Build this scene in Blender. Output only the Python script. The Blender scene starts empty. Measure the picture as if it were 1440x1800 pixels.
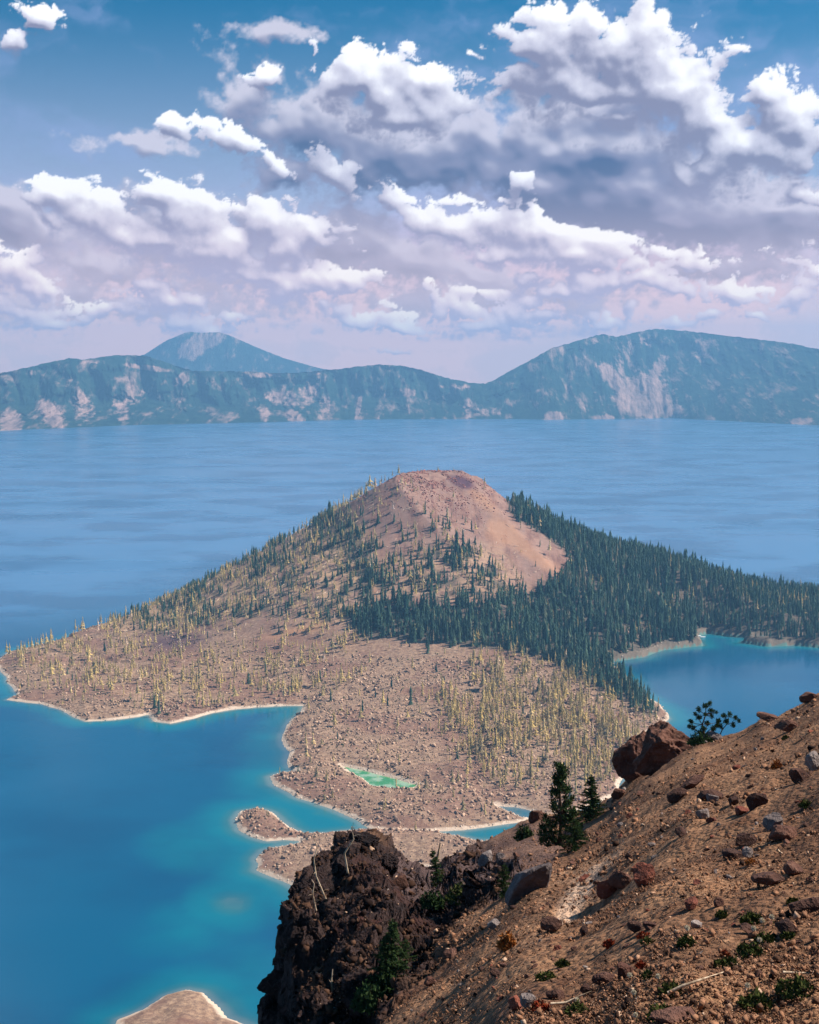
import bpy, math, random
import numpy as np
from mathutils import Vector
random.seed(7)
RNG = np.random.default_rng(11)
S = bpy.context.scene
COL = S.collection
R = math.radians

# ------------------------------------------------------------------ camera
F, CX, CY, H = 2300.0, 720.0, 900.0, 410.0      # focal length in px of the 1440x1800 photo, eye height above the lake
PITCH = math.atan(260.0 / F)
cp, sp = math.cos(PITCH), math.sin(PITCH)
cam_d = bpy.data.cameras.new('camera')
cam_d.sensor_fit = 'VERTICAL'; cam_d.sensor_height = 24.0; cam_d.lens = F / 1800.0 * 24.0
cam_d.clip_start = 0.3; cam_d.clip_end = 60000
cam = bpy.data.objects.new('camera', cam_d); COL.objects.link(cam)
cam.location = (0, 0, H); cam.rotation_euler = (math.pi / 2 - PITCH, 0, 0)
S.camera = cam

def us(px, py):
    """pixel -> (x/y, z/y) slopes of its sight line in the world"""
    px = np.asarray(px, float); py = np.asarray(py, float)
    r = (px - CX) / F; u = (CY - py) / F
    y = cp + u * sp; z = -sp + u * cp
    return r / y, z / y
def lake_pt(px, py):
    a, s = us(px, py); D = -H / s
    return a * D, D
def project(x, y, z):
    z = z - H
    f = y * cp - z * sp; u = y * sp + z * cp
    return CX + F * x / f, CY - F * u / f

# ------------------------------------------------------------------ noise
def _h(i, j, k, seed):
    n = (i * 374761393 + j * 668265263 + k * 2147483647 + seed * 974634777) & 0xffffffff
    n = ((n ^ (n >> 13)) * 1274126177) & 0xffffffff
    n = ((n ^ (n >> 16)) * 2246822519) & 0xffffffff
    return ((n ^ (n >> 15)) & 0xffff) / 32767.5 - 1.0
def vnoise(x, y, z, seed=0):
    x, y, z = np.broadcast_arrays(np.asarray(x, float), np.asarray(y, float), np.asarray(z, float))
    xi = np.floor(x).astype(np.int64); yi = np.floor(y).astype(np.int64); zi = np.floor(z).astype(np.int64)
    fx, fy, fz = x - xi, y - yi, z - zi
    fx = fx * fx * (3 - 2 * fx); fy = fy * fy * (3 - 2 * fy); fz = fz * fz * (3 - 2 * fz)
    def l(a, b, t): return a + (b - a) * t
    c = [[[_h(xi + a, yi + b, zi + c_, seed) for c_ in (0, 1)] for b in (0, 1)] for a in (0, 1)]
    return l(l(l(c[0][0][0], c[1][0][0], fx), l(c[0][1][0], c[1][1][0], fx), fy),
             l(l(c[0][0][1], c[1][0][1], fx), l(c[0][1][1], c[1][1][1], fx), fy), fz)
def fbm(x, y, z=0.0, o=4, seed=0, gain=.5, ridged=False):
    t = 0; a = 1; n = 0
    for i in range(o):
        v = vnoise(np.asarray(x) * 2.03 ** i + 17.3 * i, np.asarray(y) * 2.03 ** i - 9.1 * i, np.asarray(z) * 2.03 ** i + 3.7 * i, seed + i)
        if ridged: v = 1 - 2 * np.abs(v)
        t = t + a * v; n += a; a *= gain
    return t / n
def sstep(a, b, x):
    t = np.clip((x - a) / (b - a), 0, 1); return t * t * (3 - 2 * t)

# ------------------------------------------------------------------ mesh helpers
def mesh_np(name, V, Fc, mat=None, attrs=None, smooth=False):
    V = np.asarray(V, np.float32); Fc = np.asarray(Fc, np.int32); k = Fc.shape[1]
    m = bpy.data.meshes.new(name)
    m.vertices.add(len(V)); m.vertices.foreach_set('co', V.ravel())
    m.loops.add(Fc.size); m.loops.foreach_set('vertex_index', Fc.ravel())
    m.polygons.add(len(Fc)); m.polygons.foreach_set('loop_start', np.arange(0, Fc.size, k, dtype=np.int32))
    m.polygons.foreach_set('loop_total', np.full(len(Fc), k, np.int32))
    if smooth: m.polygons.foreach_set('use_smooth', np.ones(len(Fc), bool))
    for an, av in (attrs or {}).items():
        at = m.attributes.new(an, 'FLOAT', 'POINT'); at.data.foreach_set('value', np.asarray(av, np.float32).ravel())
    m.update(calc_edges=True)
    if mat: m.materials.append(mat)
    return m
def link(name, mesh, parent=None, loc=None, rot=None, scale=None):
    o = bpy.data.objects.new(name, mesh); COL.objects.link(o)
    if parent: o.parent = parent
    if loc is not None: o.location = loc
    if rot is not None: o.rotation_euler = rot
    if scale is not None: o.scale = scale if hasattr(scale, '__len__') else (scale,) * 3
    return o
def tag(o, label=None, cat=None, group=None, kind=None):
    if label: o['label'] = label
    if cat: o['category'] = cat
    if group: o['group'] = group
    if kind: o['kind'] = kind
    return o
def grid_faces(nr, nc, keep=None):
    i = np.arange(nr * nc).reshape(nr, nc)
    q = np.stack([i[:-1, :-1], i[:-1, 1:], i[1:, 1:], i[1:, :-1]], -1).reshape(-1, 4)
    if keep is not None: q = q[keep.ravel()[q].any(1)]
    return q
def compact(V, Fc, attrs):
    used = np.zeros(len(V), bool); used[Fc.ravel()] = True
    idx = np.cumsum(used) - 1
    return V[used], idx[Fc], {k: v[used] for k, v in attrs.items()}

# ------------------------------------------------------------------ material helpers
def srgb(r, g, b): return tuple(((c / 255) / 12.92 if c / 255 <= .04045 else ((c / 255 + .055) / 1.055) ** 2.4) for c in (r, g, b)) + (1,)
class NT:
    def __init__(s, nt): s.nt = nt; s.nt.nodes.clear()
    def n(s, t, ins=None, **kw):
        nd = s.nt.nodes.new(t)
        for k, v in kw.items(): setattr(nd, k, v)
        for k, v in (ins or {}).items():
            if isinstance(v, bpy.types.NodeSocket): s.nt.links.new(v, nd.inputs[k])
            else: nd.inputs[k].default_value = v
        return nd
    def math(s, op, a, b=0.0, c=0.0, clamp=False):
        return s.n('ShaderNodeMath', {0: a, 1: b, 2: c}, operation=op, use_clamp=clamp).outputs[0]
    def vmath(s, op, a, b=(0, 0, 0), out=0):
        return s.n('ShaderNodeVectorMath', {0: a, 1: b}, operation=op).outputs[out]
    def mix(s, f, a, b, blend='MIX'):
        nd = s.n('ShaderNodeMix', data_type='RGBA', blend_type=blend)
        for i, v in ((0, f), (6, a), (7, b)):
            if isinstance(v, bpy.types.NodeSocket): s.nt.links.new(v, nd.inputs[i])
            else: nd.inputs[i].default_value = v
        return nd.outputs[2]
    def ramp(s, f, a, b, smooth=True):
        return s.n('ShaderNodeMapRange', {0: f, 1: a, 2: b, 3: 0.0, 4: 1.0}, interpolation_type='SMOOTHSTEP' if smooth else 'LINEAR').outputs[0]
    def noise(s, vec, scale, detail=4, rough=.5, dist=0.0):
        return s.n('ShaderNodeTexNoise', {'Vector': vec, 'Scale': scale, 'Detail': detail, 'Roughness': rough, 'Distortion': dist}).outputs[0]
    def attr(s, name): return s.n('ShaderNodeAttribute', attribute_name=name).outputs['Fac']
def material(name):
    m = bpy.data.materials.new(name); m.use_nodes = True
    return m, NT(m.node_tree)
def finish(t, color, rough=.9, bump=None, spec=.2, bstr=.5, bdist=.1, **extra):
    ins = {'Base Color': color, 'Roughness': rough, 'Specular IOR Level': spec}
    ins.update(extra)
    if bump is not None:
        ins['Normal'] = t.n('ShaderNodeBump', {'Height': bump, 'Strength': bstr, 'Distance': bdist}).outputs[0]
    b = t.n('ShaderNodeBsdfPrincipled', ins)
    t.n('ShaderNodeOutputMaterial', {'Surface': b.outputs[0]})

# ------------------------------------------------------------------ sun direction
SUN_AZ_AHEAD, SUN_EL = R(10), R(47)
sun_v = Vector((math.cos(SUN_EL) * math.cos(SUN_AZ_AHEAD), math.cos(SUN_EL) * math.sin(SUN_AZ_AHEAD), math.sin(SUN_EL)))
ld = bpy.data.lights.new('sun', 'SUN'); ld.energy = 5.0; ld.angle = R(.55); ld.color = (1, .93, .84)
sun = bpy.data.objects.new('sun', ld); COL.objects.link(sun)
sun.rotation_euler = sun_v.to_track_quat('Z', 'Y').to_euler(); sun.location = (300, 50, 900)

# ------------------------------------------------------------------ sky: Nishita world, and a far curved sheet of cloud in front of it
SKY_TINT = (.0002, .050, .062)
def sky_nodes(t, vec):
    sky = t.n('ShaderNodeTexSky', {'Vector': vec} if vec else {}, sky_type='NISHITA', sun_disc=False, sun_elevation=SUN_EL,
              sun_rotation=math.atan2(sun_v.x, sun_v.y), altitude=2200, air_density=1.0, dust_density=.6, ozone_density=3.0).outputs[0]
    return t.vmath('MULTIPLY', sky, SKY_TINT)
w = bpy.data.worlds.new('World'); S.world = w; w.use_nodes = True
t = NT(w.node_tree)
sep = t.n('ShaderNodeSeparateXYZ', {0: t.vmath('NORMALIZE', t.n('ShaderNodeTexCoord').outputs['Generated'])}).outputs
c = sky_nodes(t, None)
el_ = t.math('DEGREES', t.math('ARCSINE', sep[2]))
c = t.mix(t.math('MULTIPLY', t.ramp(el_, 16.0, 1.0), .75), c, srgb(196, 184, 206))
c = t.mix(t.ramp(el_, -.3, -6.0), c, (.10, .13, .17, 1))
bg = t.n('ShaderNodeBackground', {'Color': c, 'Strength': .86})
t.n('ShaderNodeOutputWorld', {'Surface': bg.outputs[0]})

BRIGHT = [(955, 75, 60, 55), (1045, 85, 80, 60), (1130, 115, 80, 62), (1205, 150, 75, 55), (985, 150, 95, 60), (1235, 215, 62, 65), (1290, 262, 75, 55),
              (1370, 175, 42, 38), (1415, 225, 45, 62), (1360, 270, 80, 45), (1100, 185, 110, 50), (1215, 330, 52, 45, 0, .9), (1400, 345, 60, 18, 0, .8),
              (655, 130, 72, 50), (735, 175, 75, 55), (600, 150, 30, 32, 0, .8), (548, 98, 12, 26, 0, .8), (700, 215, 90, 40, 0, .9),
              (580, 300, 32, 34, -20), (395, 248, 75, 20, -18), (318, 222, 34, 16), (478, 290, 40, 12, -30, .8), (455, 145, 30, 32, 0, .72),
              (105, 345, 36, 28, -20), (160, 385, 75, 38, -25), (210, 430, 62, 32, -20), (75, 390, 32, 30),
              (295, 340, 34, 30), (345, 375, 52, 36, -38), (395, 440, 66, 44, -10), (330, 430, 38, 42), (360, 480, 70, 22, 0, .9),
              (468, 390, 30, 32, -20), (500, 435, 38, 42), (548, 415, 30, 38, -35), (28, 478, 46, 34, -20), (70, 508, 38, 20),
              (690, 345, 30, 26, -20), (745, 395, 50, 34, -20), (800, 400, 44, 30), (860, 385, 50, 26, 0, .95), (935, 408, 62, 32), (1060, 415, 55, 28), (1010, 450, 90, 26, 0, .9), (880, 450, 80, 22, 0, .9),
              (925, 330, 28, 20, 10, .85), (560, 492, 40, 22), (490, 525, 70, 22, 0, .9), (270, 500, 30, 18, 0, .85), (810, 540, 50, 18, -15, .95), (880, 572, 52, 16, -15, .95), (1000, 520, 60, 26, 0, .82),
              (1185, 500, 45, 20, -10), (1300, 512, 52, 20), (1412, 528, 28, 20), (1120, 545, 18, 26, 0, .9), (650, 560, 60, 14, 0, .85), (60, 575, 70, 14, 0, .8), (700, 575, 60, 12, 0, .8), (300, 575, 40, 8, 0, .8),
              (60, 22, 60, 22, -10, .78), (22, 80, 26, 34, 0, .75), (960, 560, 60, 12, 0, .8), (1060, 570, 70, 10, 0, .75), (420, 560, 50, 10, 0, .8), (160, 545, 60, 12, 0, .8), (240, 555, 30, 10, 0, .8), (760, 500, 24, 16), (930, 490, 22, 14), (1340, 560, 60, 8, 0, .7), (1250, 545, 40, 8, 0, .7), (590, 535, 30, 14), (700, 620, 60, 6, 0, .6), (1120, 470, 50, 10, 0, .7)]
DARK = [(250, 400, 200, 60, 0, .78), (600, 440, 150, 60, 0, .8), (300, 540, 300, 30, 0, .75), (900, 520, 300, 40, 0, .72), (1250, 470, 200, 26, 0, .7), (500, 300, 110, 40, 0, .68), (430, 170, 80, 80, 0, .66), (240, 250, 160, 26, 0, .58), (480, 60, 100, 30, 0, .6), (1060, 250, 150, 90), (1120, 330, 210, 75), (1360, 370, 150, 55), (900, 265, 120, 70), (755, 275, 150, 55), (690, 250, 90, 45), (1220, 395, 170, 36), (410, 490, 160, 40, 0, .8),
            (190, 465, 120, 36, 0, .85), (750, 462, 78, 36), (850, 485, 55, 20), (720, 530, 45, 20, 0, .9), (60, 410, 60, 40, 0, .85), (10, 370, 50, 40), (560, 215, 110, 70, 0, .72), (1430, 400, 80, 40),
            (135, 515, 26, 30, 0, .9), (20, 530, 80, 34, 0, .8), (1150, 175, 70, 20, 0, .7), (960, 340, 70, 40), (600, 400, 80, 60, 0, .7), (440, 400, 40, 40, 0, .75), (1020, 545, 80, 30, 0, .6)]
def grow_axis(lo, hi, a, b, step, g=1.22): 
    v = list(np.arange(a, b + 1e-6, step)); q = step
    while v[-1] < hi: q *= g; v.append(min(v[-1] + q, hi))
    q = step
    while v[0] > lo: q *= g; v.insert(0, max(v[0] - q, lo))
    return np.array(v)
AZ = grow_axis(-75, 62, -18.6, 18.6, .046); EL = grow_axis(-1.2, 40, -.4, 17.4, .046)
AG, EG = np.meshgrid(AZ, EL)
def todeg(px, py):
    a, s_ = us(px, py); d = math.hypot(a, 1.0)
    return math.degrees(math.atan(a)), math.degrees(math.atan(s_ / d))
def field(blobs, A_, E_, k=.28):
    kd = math.degrees(1 / F); acc = np.zeros_like(A_)
    for b in blobs:
        px, py, rx, ry = b[:4]; rot = b[4] if len(b) > 4 else 0; wg = b[5] if len(b) > 5 else 1.0
        a, e = todeg(px, py); c_, s_ = math.cos(R(rot)), math.sin(R(rot)); dx, dy = A_ - a, E_ - e
        l = np.hypot((dx * c_ + dy * s_) / (rx * kd), (-dx * s_ + dy * c_) / (ry * kd)) + 1 - wg
        acc += np.exp(-l / k * 1.0)
    return 1 + k * np.log(acc + 1e-9)
def puffs(x, y, z, o, seed, g=.55):
    """rounded billows: inverted ridges"""
    t_ = 0; a = 1; n = 0
    for i in range(o):
        v = np.abs(vnoise(x * 2.1 ** i + 5.1 * i, y * 2.1 ** i + 3.3 * i, z + i, seed + i)); t_ = t_ + a * v; n += a; a *= g
    return t_ / n
wx, wy = fbm(AG * .9, EG * .9, 0, 5, 501), fbm(AG * .9, EG * .9, 4.4, 5, 507)
WA, WE = AG + .72 * wx + .22 * fbm(AG * 3.1, EG * 3.1, 1.2, 4, 611), EG + .6 * wy + .22 * fbm(AG * 3.1, EG * 3.1, 8.2, 4, 617)
out_ = np.maximum(sstep(18.5, 24, np.abs(AG)), sstep(16.5, 20, EG))
gen = fbm(AG * .09 + 3, EG * .17, 1.7, 5, 511)
lowm = sstep(8, 2.5, EG)          # clouds near the horizon are farther off and so smaller
def two(fn): return fn(1.0) * (1 - lowm) + fn(1.9) * lowm
pf = two(lambda q: puffs((AG + .3 * wx) * .8 * q, (EG + .3 * wy) * 1.0 * q, 0, 6, 521, .62))
fb = two(lambda q: fbm(AG * q, EG * 1.25 * q, 2.0, 6, 531, .6))
FB = field(BRIGHT, WA, WE) + (pf - .27) * 1.6 + fb * .62
FB = np.maximum(FB - out_ * 3, out_ * (gen * 2.6 - .55 + (pf - .27) * 1.2 + fb * .4) - (1 - out_) * 3)
FD = field(DARK, WA, WE, .34) + fb * .75 + (pf - .27) * .55
FD = np.maximum(FD - out_ * 3, out_ * (gen * 2.4 - .1 + fb * .6) - (1 - out_) * 3)
CARVE = [(745, 465, 84, 34), (850, 486, 60, 18), (1180, 392, 200, 30, -4, .95), (1400, 395, 90, 34), (720, 527, 44, 18), (1060, 350, 150, 40, 0, .95), (140, 515, 26, 24), (790, 290, 110, 34, 0, .9), (1080, 190, 60, 12, 0, .9), (25, 395, 50, 40)]
FCV = field(CARVE, AG + .5 * wx, EG + .4 * wy, .2) + .25 * fb
LOWB = sstep(9.2, 6.8, EG) * sstep(.2, 1.4, EG)
FB = np.maximum(FB, (fbm(AG * .42, EG * 1.15, 12.0, 6, 581, .55) * 1.7 + (pf - .27) * 1.9 - .20) * LOWB - (1 - LOWB) * 2)
FB = FB - 1.1 * sstep(-.15, .5, FCV)
FD = np.maximum(FD, FCV * 1.2)
def march(D, sx, sy, n, k):
    """how much sunlight reaches each bit of the cloud through the bits between it and the sun"""
    acc = np.zeros_like(D)
    for i in range(1, n + 1):
        ox, oy = int(round(sx * i)), int(round(sy * i)); q = np.zeros_like(D)
        src = D[oy:, (ox if ox > 0 else 0):] if oy > 0 else D[:, ox:]
        q[:src.shape[0], :src.shape[1]] = src
        acc += np.clip(q, 0, 1)
    return np.exp(-k * acc)
def blur(D, r):
    for ax in (0, 1):
        P_ = np.pad(D, [(r + 1, r) if a == ax else (0, 0) for a in (0, 1)], mode='edge'); C_ = np.cumsum(P_, ax)
        n_ = 2 * r + 1
        D = (C_[n_:] - C_[:-n_]) / n_ if ax == 0 else (C_[:, n_:] - C_[:, :-n_]) / n_
    return D
def shift(D, ox, oy):
    q = np.roll(D, (-oy, -ox), (0, 1)); q[-oy:] = D[-oy:]; return q
DB = np.clip(FB, 0, 1.1); DDm = np.clip(FD, 0, 1.2)
REL = np.clip(FB, -1, 1.3) + .35 * (two(lambda q: puffs(WA * 1.3 * q, WE * 1.6 * q, 5.0, 4, 571, .6)) - .27)
B3 = blur(blur(REL, 2), 2); B8 = blur(blur(REL, 7), 6); B16 = blur(B8, 14)
core = (FB > 0) & (out_ < .5)
def nrm(a): return a / (a[core].std() + 1e-6)
r1 = nrm(B3 - shift(B3, 2, 4)); r2 = nrm(B8 - shift(B8, 3, 9)); r3 = nrm(B16 - shift(B16, 5, 18))
T_ = march(blur(blur(np.clip(FB, 0, 1.1) + .25 * DDm, 7), 7), 1.0, 3, 24, .13)
LB = .06 + .28 * T_ + np.clip(.10 * r1 + .12 * r2 + .12 * r3, -.4, .75)
bot = sstep(.10, -.9, r3 + .4 * r2)
FB = sstep(-.03, .20 + .75 * bot, FB + .04 * bot)
RD = np.clip(FD, -.6, 1.3) + .3 * fb; D8 = blur(blur(RD, 5), 5); D3 = blur(blur(RD, 2), 2); D16 = blur(D8, 14)
LD = -.22 * sstep(-.1, .6, FCV) + .95 * march(blur(blur(DDm, 6), 6), 1.0, 3, 30, .07) + np.clip(.09 * nrm(D3 - shift(D3, 2, 4)) + .10 * nrm(D8 - shift(D8, 3, 9)) + .10 * nrm(D16 - shift(D16, 5, 18)), -.35, .5) + .35 * fbm(AG * .35, EG * .45, 7.0, 4, 541)
veil = fbm(AG * .16 + .4 * wx, EG * .42 + .2 * wy, 5.0, 6, 551, .58) + .5 * fbm(AG * .10, EG * .16, 9.0, 2, 557)
m, t = material('cloud_sheet')
pos = t.n('ShaderNodeNewGeometry').outputs['Position']
rel = t.vmath('NORMALIZE', t.vmath('SUBTRACT', pos, (0, 0, H)))
el_ = t.math('DEGREES', t.math('ARCSINE', t.n('ShaderNodeSeparateXYZ', {0: rel}).outputs[2]))
warmth = t.ramp(el_, 9.0, 1.0)
fine = t.math('SUBTRACT', t.noise(pos, .0022, 6, .7), .5)
va = t.math('ADD', t.math('MULTIPLY', t.ramp(t.attr('veil'), -.25, .55), .62), t.math('MULTIPLY', t.ramp(el_, 10.0, 1.5), .72), clamp=True)
da = t.math('MULTIPLY', t.ramp(t.attr('mass'), -.15, .42), .93)
ba = t.math('ADD', t.attr('billow'), t.math('MULTIPLY', fine, t.math('MULTIPLY', t.math('MULTIPLY', t.attr('billow'), t.math('SUBTRACT', 1.0, t.attr('billow'))), 2.0)), clamp=True)
veilc = t.mix(warmth, srgb(132, 150, 194), srgb(240, 196, 190))
ml = t.attr('mass_light'); bl = t.math('ADD', t.attr('billow_light'), t.math('MULTIPLY', fine, .5))
darkc = t.mix(t.ramp(ml, -.05, .5), srgb(62, 82, 118), srgb(118, 122, 150)); darkc = t.mix(t.ramp(ml, .45, 1.1), darkc, srgb(188, 185, 200))
darkc = t.mix(t.math('MULTIPLY', warmth, .7), darkc, srgb(216, 184, 188))
shade = t.mix(warmth, srgb(120, 122, 148), srgb(184, 164, 184))
mid = t.mix(warmth, srgb(182, 181, 198), srgb(228, 202, 206))
lit = t.mix(warmth, (.80, .80, .84, 1), (1.0, .84, .74, 1))
bc = t.mix(t.ramp(bl, .0, .42), shade, mid); bc = t.mix(t.ramp(bl, .34, .80), bc, lit)
# stack the three, back to front, with a combined opacity
inv = lambda a: t.math('SUBTRACT', 1.0, a)
ab = ba; ad = t.math('MULTIPLY', da, inv(ba)); av = t.math('MULTIPLY', va, t.math('MULTIPLY', inv(da), inv(ba)))
tot = t.math('ADD', t.math('ADD', ab, ad), t.math('ADD', av, 1e-4))
colr = t.vmath('ADD', t.n('ShaderNodeVectorMath', {0: bc, 3: ab}, operation='SCALE').outputs[0], t.vmath('ADD', t.n('ShaderNodeVectorMath', {0: darkc, 3: ad}, operation='SCALE').outputs[0], t.n('ShaderNodeVectorMath', {0: veilc, 3: av}, operation='SCALE').outputs[0]))
colr = t.n('ShaderNodeVectorMath', {0: colr, 3: t.math('DIVIDE', 1.0, tot)}, operation='SCALE').outputs[0]
em = t.n('ShaderNodeEmission', {'Color': colr, 'Strength': .90}); tr = t.n('ShaderNodeBsdfTransparent')
mx = t.n('ShaderNodeMixShader', {0: t.math('MULTIPLY', tot, t.attr('rim')), 1: tr.outputs[0], 2: em.outputs[0]})
t.n('ShaderNodeOutputMaterial', {'Surface': mx.outputs[0]})
m.cycles.emission_sampling = 'NONE'
RS = 32000.0
ar, er = np.radians(AG), np.radians(EG)
V = np.stack([RS * np.cos(er) * np.sin(ar), RS * np.cos(er) * np.cos(ar), H + RS * np.sin(er)], -1).reshape(-1, 3)
rim = sstep(40, 30, EG) * sstep(-75, -62, AG) * sstep(62, 50, AG)
tag(link('sky', mesh_np('sky', V, grid_faces(len(EL), len(AZ)), m, {'mass': FD, 'mass_light': LD, 'billow': FB, 'billow_light': LB, 'veil': veil, 'rim': rim}, smooth=True)), kind='structure')

# ------------------------------------------------------------------ island outline
def wpoly(pts): return [tuple(float(v) for v in lake_pt(*p)) for p in pts]
MAIN = wpoly([(-10, 1165), (5, 1185), (18, 1205), (30, 1222), (12, 1230), (40, 1234), (75, 1238), (105, 1248), (130, 1262), (150, 1268), (200, 1266), (245, 1260), (260, 1256),
        (270, 1268), (300, 1272), (335, 1264), (370, 1254), (410, 1247), (450, 1243), (500, 1241), (532, 1241), (529, 1254), (510, 1266), (497, 1290), (497, 1312), (512, 1322),
        (502, 1335), (508, 1350), (525, 1358), (500, 1358), (475, 1365), (480, 1380), (500, 1390), (520, 1402), (555, 1412), (590, 1425), (620, 1440), (650, 1455), (700, 1465),
        (760, 1464), (820, 1459), (870, 1453), (905, 1447), (950, 1438), (1000, 1432), (1080, 1400), (1110, 1340), (1140, 1290), (1175, 1264), (1165, 1250), (1140, 1235), (1110, 1215),
        (1095, 1190), (1075, 1172), (1025, 1164), (1080, 1163), (1130, 1155), (1165, 1142), (1200, 1138), (1235, 1135), (1225, 1119), (1245, 1113), (1290, 1120), (1315, 1121),
        (1305, 1130), (1350, 1136), (1400, 1134), (1450, 1139), (1520, 1145), (1600, 1120)]) + \
       [(1050, 2100), (1000, 2290), (760, 2300), (620, 2335), (480, 2420), (350, 2490), (200, 2560), (0, 2590), (-180, 2530), (-330, 2400), (-400, 2250), (-430, 2120), (-480, 2000), (-530, 1905), (-575, 1835)]
BAR = wpoly([(413, 1440), (425, 1428), (455, 1423), (480, 1430), (492, 1442), (512, 1457), (535, 1466), (580, 1465), (640, 1459), (700, 1460), (760, 1460), (850, 1479), (900, 1474), (950, 1480),
        (940, 1520), (850, 1545), (760, 1526), (715, 1524), (690, 1545), (600, 1590), (540, 1580), (508, 1554), (480, 1541), (452, 1529), (449, 1510), (463, 1496), (492, 1488), (520, 1484), (528, 1479), (500, 1477), (470, 1478), (440, 1471), (418, 1458)])
ISLET = wpoly([(205, 1794), (250, 1776), (290, 1752), (330, 1741), (360, 1746), (385, 1766), (402, 1790), (435, 1805), (440, 1900), (300, 1960), (190, 1900)])
POND = wpoly([(600, 1347), (630, 1351), (660, 1361), (700, 1371), (736, 1380), (726, 1387), (690, 1387), (655, 1382), (642, 1369), (614, 1356)])
INLET = wpoly([(868, 1416), (905, 1419), (938, 1426), (942, 1440), (918, 1438), (890, 1425)])
SPITGAP = wpoly([(1300, 1124), (1340, 1122), (1400, 1124), (1450, 1118), (1450, 1123), (1400, 1129), (1330, 1129)])
def pdist(X, Y, P):
    """signed distance, positive inside"""
    P = np.array(P); Q = np.roll(P, -1, 0)
    best = np.full(X.shape, 1e18); ins = np.zeros(X.shape, bool)
    for (x1, y1), (x2, y2) in zip(P, Q):
        dx, dy = x2 - x1, y2 - y1
        t = np.clip(((X - x1) * dx + (Y - y1) * dy) / (dx * dx + dy * dy + 1e-9), 0, 1)
        best = np.minimum(best, (X - x1 - t * dx) ** 2 + (Y - y1 - t * dy) ** 2)
        c = (y1 > Y) != (y2 > Y)
        with np.errstate(divide='ignore', invalid='ignore'):
            ins ^= c & (X < (x2 - x1) * (Y - y1) / (y2 - y1 + 1e-12) + x1)
    return np.where(ins, 1, -1) * np.sqrt(best)
def land_sdf(X, Y):
    n = fbm(X / 26, Y / 26, 0, 4, 5) * 3.2
    d = np.maximum(np.maximum(pdist(X, Y, MAIN), pdist(X, Y, BAR)), pdist(X, Y, ISLET))
    d = np.minimum(d, -pdist(X, Y, POND)); d = np.minimum(d, -pdist(X, Y, INLET)); d = np.minimum(d, -pdist(X, Y, SPITGAP))
    return d + n
def pix_in(px, py, P): return pdist(px, py, P)
CONE_X, CONE_Y = 28.0, 2150.0
def height(X, Y, sd):
    dx, dy = X - CONE_X, Y - CONE_Y
    ang = np.arctan2(dy, dx)
    r = np.hypot(dx, dy) * (1 + .05 * fbm(np.cos(ang) * 1.6, np.sin(ang) * 1.6, 0, 3, 9))
    zl = np.interp(r, [0, 60, 74, 84, 104, 130, 178, 240, 308, 365, 420, 500, 570], [232, 233, 232, 228, 213, 193, 156, 121, 88, 60, 35, 12, 0])
    zr = np.interp(r, [0, 60, 74, 86, 106, 140, 233, 327, 420, 505, 600, 720], [232, 233, 232, 227, 208, 181, 130, 96, 73, 48, 20, 0])
    wr = sstep(.35, .95, np.cos(ang + .15))
    zc = zl * (1 - wr) + zr * wr
    zc = np.minimum(zc, 1.5 + .56 * np.clip(sd, 0, 999) + 2 * (1 - np.exp(-np.clip(sd, 0, 999) / 30)))
    inl = 1 - np.exp(-np.clip(sd, 0, 999) / 20)
    low = -.35 + np.clip(sd, 0, 1.2) * .9 + 6.5 * inl + 3.5 * inl * fbm(X / 60, Y / 60, 0, 3, 21)
    lava = 1 - sstep(0, 28, zc)
    rough = (1.9 * fbm(X / 26, Y / 20, 0, 3, 29, ridged=True) * sstep(8, 40, sd) + .7 * fbm(X / 9, Y / 9, 0, 3, 31, ridged=True) + .75 * fbm(X / 3.6, Y / 3.6, 0, 2, 33)) * np.clip(sd / 6, .15, 1) * lava
    rough += (1 - lava) * (.7 * fbm(X / 16, Y / 16, 0, 4, 41) + .22 * fbm(X / 4, Y / 4, 0, 2, 43)) 
    top = sstep(190, 226, zc)
    rough += top * (2.6 * fbm(X / 15, Y / 12, 0, 4, 51, ridged=True) + 1.2 * fbm(X / 5, Y / 5, 0, 3, 53))
    k = 8.0
    z = np.where(zc > 0, np.log(np.exp(np.clip((low - zc) / k, -40, 40)) + 1) * k + zc, low)
    z = np.where(zc <= 0.01, low, z)
    z = z + rough
    under = np.clip(sd, -60, 0)
    return np.where(sd > 0, z, -.4 + under * .25)
# vegetation, read on the photograph's own view of the cone
DENSE = [(878, 856), (940, 900), (1000, 925), (1100, 958), (1290, 1005), (1460, 1040), (1460, 1134), (1310, 1130), (1300, 1116), (1240, 1116), (1200, 1136), (1165, 1142), (1080, 1163), (1000, 1174), (930, 1150), (800, 1132), (640, 1122), (610, 1080), (680, 1055), (760, 1060), (850, 1062), (930, 1050), (985, 1005), (992, 975), (945, 930), (905, 915)]
MIDDARK = [(640, 1000), (760, 960), (880, 965), (930, 1040), (850, 1062), (640, 1062)]
LEFTF = [(195, 1088), (300, 1040), (420, 975), (560, 900), (610, 905), (660, 960), (650, 1060), (610, 1100), (480, 1075), (330, 1110), (240, 1108)]
CONEF = [(560, 910), (640, 855), (700, 850), (860, 920), (960, 1010), (900, 1050), (640, 1050), (600, 960)]
SHORER = [(1020, 1160), (1075, 1165), (1110, 1200), (1165, 1250), (1140, 1262), (1090, 1230), (1010, 1190), (960, 1160)]
PALED = [(860, 1150), (1000, 1180), (1100, 1235), (1160, 1280), (1100, 1400), (960, 1380), (860, 1370), (780, 1260)]
PALEL = [(20, 1150), (205, 1095), (480, 1085), (640, 1120), (640, 1200), (530, 1230), (300, 1250), (60, 1225)]
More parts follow.
